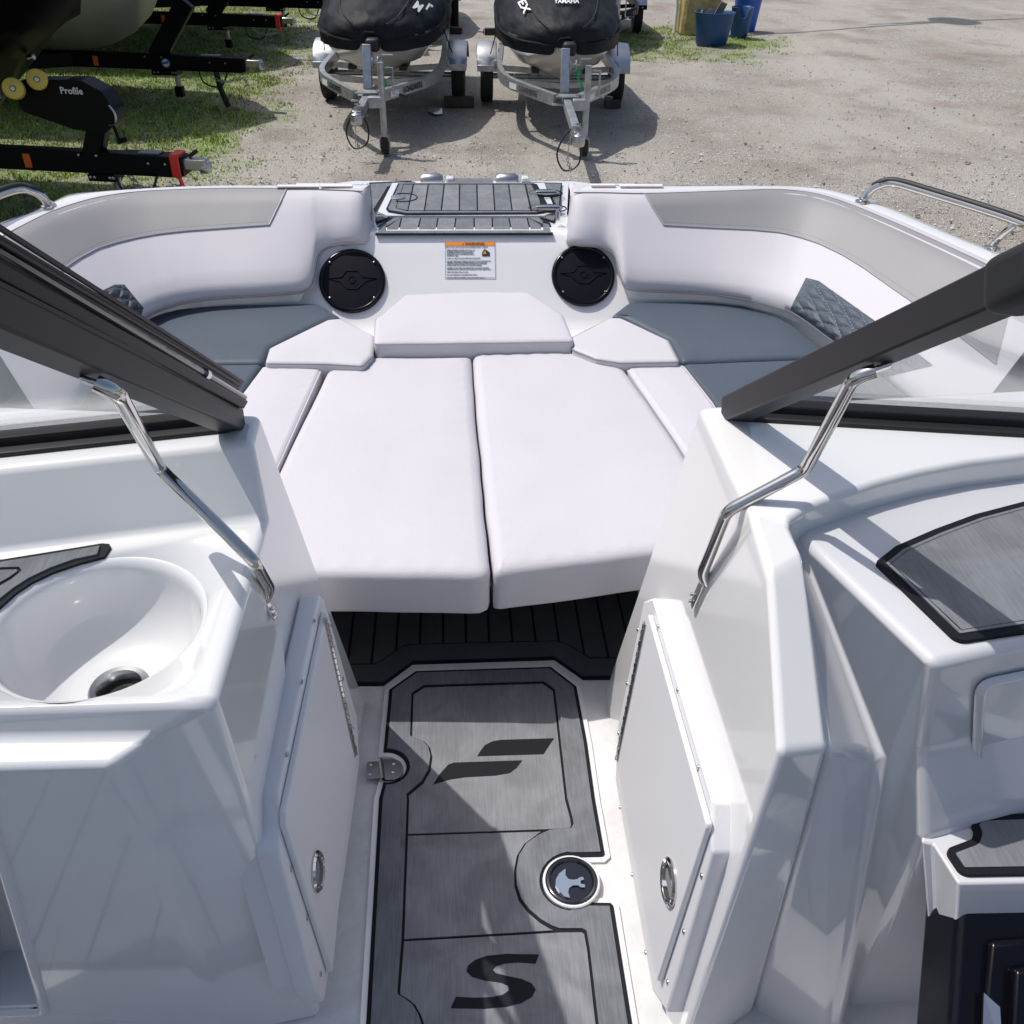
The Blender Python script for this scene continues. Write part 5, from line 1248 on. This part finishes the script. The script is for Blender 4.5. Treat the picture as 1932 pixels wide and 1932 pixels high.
# ---- big black boat trailers on the left (local +x is forward, coupler at the origin)
def big_trailer(loc, rz, label, red, post, Lb=6.0, decal=False, k=1.0):
    e = empty('boat_trailer', V((0, 0, 0)), label, 'trailer', 'black boat trailers')
    z = .42
    MB().beam((-.14, 0, z), (-Lb, 0, z + .02), .10, .14).build('tongue_beam', BLKM, e, bevel=.006)
    MB().beam((-.10, 0, z + .005), (-.75 * k, 0, z + .012), .13, .125).build('tongue_sleeve', BLKM, e, bevel=.006)
    cp = MB().box((-.03, 0, z + .015), (.16, .085, .07)); cp.lathe(V((.03, 0, z - .04)), (0, 0, 1), [(.04, 0), (.048, .03), (.04, .07), (0, .085)], 16); cp.build('coupler', STEEL, e, bevel=.014)
    MB().beam((-.07, 0, z + .06), (-.01, 0, z + .10), .02, .025).build('coupler_latch', RUB, e)
    if red:
        MB().box((-.15, 0, z + .01), (.07, .142, .155)).build('red_wrap', REDP, e, bevel=.014)
        MB().beam((-.13, -.075, z - .06), (-.115, -.08, z - .11), .025, .01).build('red_tag', REDP, e)
    MB().box((-1.65 * k, -.055, z), (.05, .012, .09)).build('amber_marker', ORNG, e, bevel=.003)
    MB().box((-.46 * k, -.0, z + .078), (.20 * k, .08, .008)).build('step_plate', HULLG, e)
    MB().box((-.95 * k, 0, z - .09), (.26 * k, .14, .045)).build('clamp_plate', BLKM, e)
    for x in (-1.05, -1.01, -.86, -.83): MB().lathe(V((x * k, -.07, z - .085)), (0, -1, 0), [(.012, 0), (.010, .01), (0, .012)], 8).build('bolt', STEEL, e)
    for x in (-.46, -.3, -1.12, -.95): MB().lathe(V((x * k, -.066, z + (.02 if x > -.6 else .055))), (0, -1, 0), [(.010, 0), (.008, .008), (0, .01)], 8).build('bolt', STEEL, e)
    j = MB().tube([V((-.85 * k, 0, z - .1)), V((-.85 * k, 0, .18))], .026, 10).build('jack_leg', GALV, e); MB().box((-.85 * k, 0, .15), (.08, .08, .10)).build('jack_foot', BLKM, j, bevel=.01)
    if decal:
        MB().lathe(V((-.92, -.052, z + .0)), (0, -1, 0), [(.046, 0), (.046, .002), (0, .002)], 24).build('round_decal', BLU, e); MB().lathe(V((-.92, -.054, z)), (0, -1, 0), [(.034, 0), (.034, .002), (0, .002)], 24).build('round_decal', LABW, e)
        MB().beam((-.95, -.058, z - .005), (-.89, -.058, z + .012), .003, .02).build('round_decal', BLU, e)
    # safety chain and break-away cable
    ch = MB(); q = resample(spline([V((-.48, -.05, z - .08)), V((-.42, -.08, z - .13)), V((-.3, -.09, z - .145)), V((-.18, -.07, z - .12)), V((-.12, -.06, z - .12)), V((-.11, -.06, z - .18))], 6), 20)
    for i, p_ in enumerate(q): ch.tube([p_ + V((.018 * math.cos(a), (.012 if i % 2 else 0) * math.sin(a), (0 if i % 2 else .012) * math.sin(a))) for a in [n_ * .785 for n_ in range(8)]], .004, 5, closed=True)
    ch.build('safety_chain', GALV, e)
    MB().tube(spline([V((-.60, -.03, z - .07)), V((-.56, -.06, z - .16)), V((-.46, -.07, z - .20)), V((-.36, -.07, z - .18)), V((-.30, -.05, z - .07))], 5), .009, 6).build('cable_loop', RUB, e)
    if decal: MB().tube([V((-.42, -.03, z - .07)), V((-.41, -.02, .2)), V((-.36, .0, .02))], .03, 8).build('hanging_chain', RUB, e)
    pz = MB().beam((-1.02 * k, 0, z + .05), (-.86 * k if post else -.62, 0, z + (.30 if post else .55)), .10, .17 * k).build('winch_post', BLKM, e, bevel=.01)
    if post:
        zo = -.24
        hd = [V((-1.12, 0, 1.16)), V((-.66, 0, 1.18)), V((-.54, 0, 1.12)), V((-.485, 0, 1.02)), V((-.50, 0, .92)), V((-.58, 0, .86)), V((-.78, 0, .88)), V((-1.12, 0, .98))]
        MB().prism([p_ + V((0, -.08, zo)) for p_ in fillet(hd, .06)], .16, direction=(0, 1, 0)).build('winch_housing', BLKM, pz, bevel=.012)
        text_mesh(['Profile'], pz, 'side_lettering', WHT, V((-.815, -.083, 1.098 + zo)), (1, 0, 0), (0, 0, 1), .058, bold=.02)
        MB().box((-.78, 0, 1.172 + zo), (.26, .09, .006)).build('top_plate', HULLG, pz)
        for x, y, dz in ((-1.05, -.20, .0), (-.96, -.06, .03)):
            a = V((.45, -.85, .2)).normalized(); c_ = V((x, y, 1.14 + zo + dz))
            rl_ = MB().lathe(c_, a, [(.02, -.075), (.06, -.068), (.064, -.052), (.03, 0), (.064, .052), (.06, .068), (.02, .075), (.014, .062)], 24).build('bow_roller', YEL, e)
            sp__ = MB(); u_ = a.cross(V((0, 0, 1))).normalized(); w_ = a.cross(u_)
            for n_ in range(14): d_ = u_ * math.cos(n_ * .4488) + w_ * math.sin(n_ * .4488); sp__.beam(c_ + a * .070 + d_ * .02, c_ + a * .066 + d_ * .056, .006, .004)
            sp__.build('roller_spokes', CONC, rl_); MB().lathe(c_ + a * .068, a, [(.016, 0), (.014, .012), (0, .014)], 10).build('roller_bolt', STEEL, rl_)
        MB().box((-1.22, -.18, .88), (.12, .03, .09)).build('roller_bracket', GALV, e)
        MB().tube(spline([V((-.50, -.1, .80)), V((-.46, -.12, .76)), V((-.47, -.12, .70)), V((-.53, -.1, .68))], 4), .007, 6).build('safety_hook', STEEL, pz)
        MB().beam((-.50, -.1, .69), (-.48, -.1, .58), .01, .018).beam((-.49, -.1, .58), (-.43, -.1, .60), .014, .03).build('strap_end', BLKM, pz)
    for s in (-1, 1):
        MB().beam((-1.9, 0, z), (-3.0, s * .85, z + .02), .08, .13).build('frame_arm', BLKM, e)
        for x in (-5.0,): wheel(e, V((x, s * 1.05, .33)), .33, .2, (0, 1, 0), BLKM)
    e.location = loc; e.rotation_euler = (0, 0, rz); return e
def big_boat(loc, rz, m, m2, label, stem=-1.25, kz=.98, wmax=1.2, ks=None):
    e = empty('towed_boat', V((-4, 0, .8)), label, 'boat', 'boats parked on the grass')
    rows = []; 
    for t, w, k in ((0, .02, 1.85), (.04, .16, 1.5), (.10, .34, 1.22), (.2, .58, 1.02), (.35, .85, .86), (.55, 1.08, .74), (.8, 1.2, .68), (1.2, 1.24, .66), (2.0, 1.25, .64), (4.5, 1.2, .62)):
        x = stem + .42 - t * 1.35; w *= wmax / 1.2; k = k + (kz - .98)
        if ks: k = ks[len(rows)]
        half = [(0, k), (w * .5, k + (1.35 - k) * .30 if k < 1.35 else k + .04), (w * .85, max(k + .08, (1.24 if ks and t < .4 else 1.10) - .1 * min(1, t))), (w * .88, max(k + .10, (1.30 if ks and t < .4 else 1.16) - .08 * min(1, t))), (w, 1.75 if k < 1.7 else k + .2), (w * .96, 2.0)]
        rows.append([V((x, -y, z)) for y, z in half[::-1]] + [V((x, y, z)) for y, z in half[1:]])
    MB().loft(rows).build('hull', m, e, sharp=35)
    MB().loft([[r[0] + V((0, 0, 0)), (r[0] + r[-1]) / 2 + V((0, 0, .05)), r[-1]] for r in rows]).build('cover', m2, e)
    MB().lathe(V((stem + .02, 0, kz + .30)), (1, 0, .3), [(.02, -.02), (.02, .02), (0, .03)], 10).build('bow_eye', STEEL, e)
    e.location = e.location + V((0, 0, 0)); e.matrix_world = Matrix.Translation(loc) @ Matrix.Rotation(rz, 4, 'Z') @ Matrix.Translation(V((-4, 0, .8)))
    return e
A0 = W(378, 308, -.16); A0.z = 0; B0 = W(484, 119, -.16); B0.z = 0; C0 = W(548, 38, -.16); C0.z = 0; D0 = W(640, 4, -.16); D0.z = 0
big_trailer(A0, R(-9), 'nearest black boat trailer, its coupler tied with a red wrap just past the bow', True, True, k=.72)
big_trailer(B0, R(-8), 'second black boat trailer with a round blue decal on its tongue', False, False, decal=True)
big_trailer(C0, R(-7), 'third black boat trailer, its coupler tied with a red wrap by the jet skis', True, False)
big_trailer(D0, R(-6), 'farthest black boat trailer at the top edge of the photo', True, False)
big_boat(A0, R(-9), BLKH, BLKH, 'black-hulled boat on the nearest trailer, filling the top left corner', stem=-1.02, kz=.75, ks=[1.75, 1.42, 1.26, 1.16, 1.04, .72, .62, .56, .52, .5])
big_boat(B0, R(-8), SILH, BLKM, 'boat with bare grey metal hull on the second trailer', stem=-1.15, kz=.80)
big_boat(C0, R(-7), BLKH, BLKH, 'black-hulled boat on the third trailer', stem=-1.2)
big_boat(D0, R(-6), BLKH, BLKH, 'black-hulled boat on the farthest trailer', stem=-1.2)

# ---- blue tubs, yellow block and pipe on the grass patch
def tub(c, r0, r1, h, m, label, notch=None):
    e = empty('plastic_tub', c, label, 'tub', 'blue plastic tubs'); n = 40; rows = []
    for rr, z in ((0, .0), (r0 * .95, .0), (r0, .015), (r0 + (r1 - r0) * .5, h * .5), (r0 + (r1 - r0) * .52, h * .52), (r1, h * .97), (r1 + .012, h), (r1 - .002, h + .003), (r1 - .02, h * .96), (r0 - .02, .03), (0, .025)):
        row = []
        for k in range(n):
            a = 2 * math.pi * k / n; zz = z
            if notch is not None and z > h * .9:
                dlt = abs((a - notch + math.pi) % (2 * math.pi) - math.pi)
                if dlt < .45: zz = z - .14 * math.sqrt(max(0, 1 - (dlt / .45) ** 2))
                elif dlt > 1.2: zz = z
            row.append(c + V((rr * math.cos(a), rr * math.sin(a) * .94, zz)))
        rows.append(row)
    MB().loft(rows, closed=True).build('tub_wall', m, e, sharp=45); return e
t1 = G(1341, 84); tub(t1, .225, .29, .43, BLUT, 'round dark blue plastic tub holding scrap boards, in front of the yellow block')
t2 = G(1398, 74) + V((0, .15, 0)); tub(t2, .13, .165, .42, BLUT, 'smaller dark blue tub with a scooped rim, right of the full tub', notch=-1.7)
t3 = G(1400, 62) + V((.1, .25, 0)); tub(t3, .17, .22, .52, BLUB, 'bright blue tub standing behind the scooped one')
for (a, b, w, lab) in (((-.02, .16, .16), (.10, -.08, .56), .10, 'wide weathered board leaning out of the dark blue tub'), ((-.2, .02, .36), (-.02, .06, .44), .07, 'short scrap board lying across the tub rim'), ((-.05, .15, .32), (-.20, .0, .43), .05, 'thin splintered board poking over the tub rim')):
    prop(MB().beam(t1 + V(a), t1 + V(b), w, .03, up=(0, -1, .3)).build('scrap_board', WOOD, bevel=.003), lab, 'board', 'scrap boards in the tub')
cb_ = G(1292, 70) + V((.28, .45, 0))
blk = MB().loft([[cb_ + V((x * .30 * s_, y * .28 * s_, z)) for x, y in ((-1, -.8), (-.8, -1), (.8, -1), (1, -.8), (1, .8), (.8, 1), (-.8, 1), (-1, .8))] for z, s_ in ((0, 1.0), (.3, .98), (.50, .95), (.54, .9))], closed=True, cap=True).build('concrete_block', CONC, bevel=.02)
prop(blk, 'stained yellow concrete block behind the blue tubs', 'concrete block')
prop(MB().tube([cb_ + V((0, .0, .545)), cb_ + V((0, .0, 1.5))], .10, 20).build('steel_bollard', BLKM), 'black steel post standing on the yellow concrete block', 'post')
pp = G(1277, 66) + V((0, .2, 0)); sp_ = MB().tube([pp, pp + V((.02, .1, .5)), pp + V((.10, .16, .9))], .022, 10).build('standpipe', STAR); prop(sp_, 'white standpipe with a small tap left of the yellow block', 'pipe')
MB().tube([pp + V((.02, .1, .5)), pp + V((-.12, .06, .50))], .012, 8).beam(pp + V((-.12, .06, .46)), pp + V((-.12, .06, .56)), .02, .02).build('tap', BLKM, sp_)
# street lamp beyond the frame whose arm throws the thin shadow over the yard
sh0, sh1 = G(1476, 61), G(1800, 38); k_ = 5.2; offv = V((SUN.x / SUN.z, SUN.y / SUN.z, 1)) * k_
la0, la1 = sh0 + offv, sh1 + offv; d_ = (la1 - la0).normalized()
lp_e = empty('yard_lamp', V((la0.x - d_.x * 3.2, la0.y - d_.y * 3.2, 0)), 'tall yard lamp beyond the top edge, its arm shadow crossing the gravel', 'street lamp')
base_ = LOC[lp_e]
MB().tube([base_, base_ + V((0, 0, k_ + .1))], [.07, .05], 12).build('pole', BLKM, lp_e)
MB().tube([base_ + V((0, 0, k_)), la1 + d_ * .2], .045, 8).build('arm', BLKM, lp_e)
MB().tube([la1 - d_ * 2.0 + V((0, .25, 0)), la1 + V((0, .05, .02)), la1 + d_ * 2.3 - V((0, .5, 0))], .05, 8).build('cross_arm', BLKM, lp_e)
MB().lathe(la1, (0, 0, 1), [(.0, -.08), (.42, -.05), (.46, 0), (.3, .08), (0, .12)], 24).build('lamp_head', BLKM, lp_e)
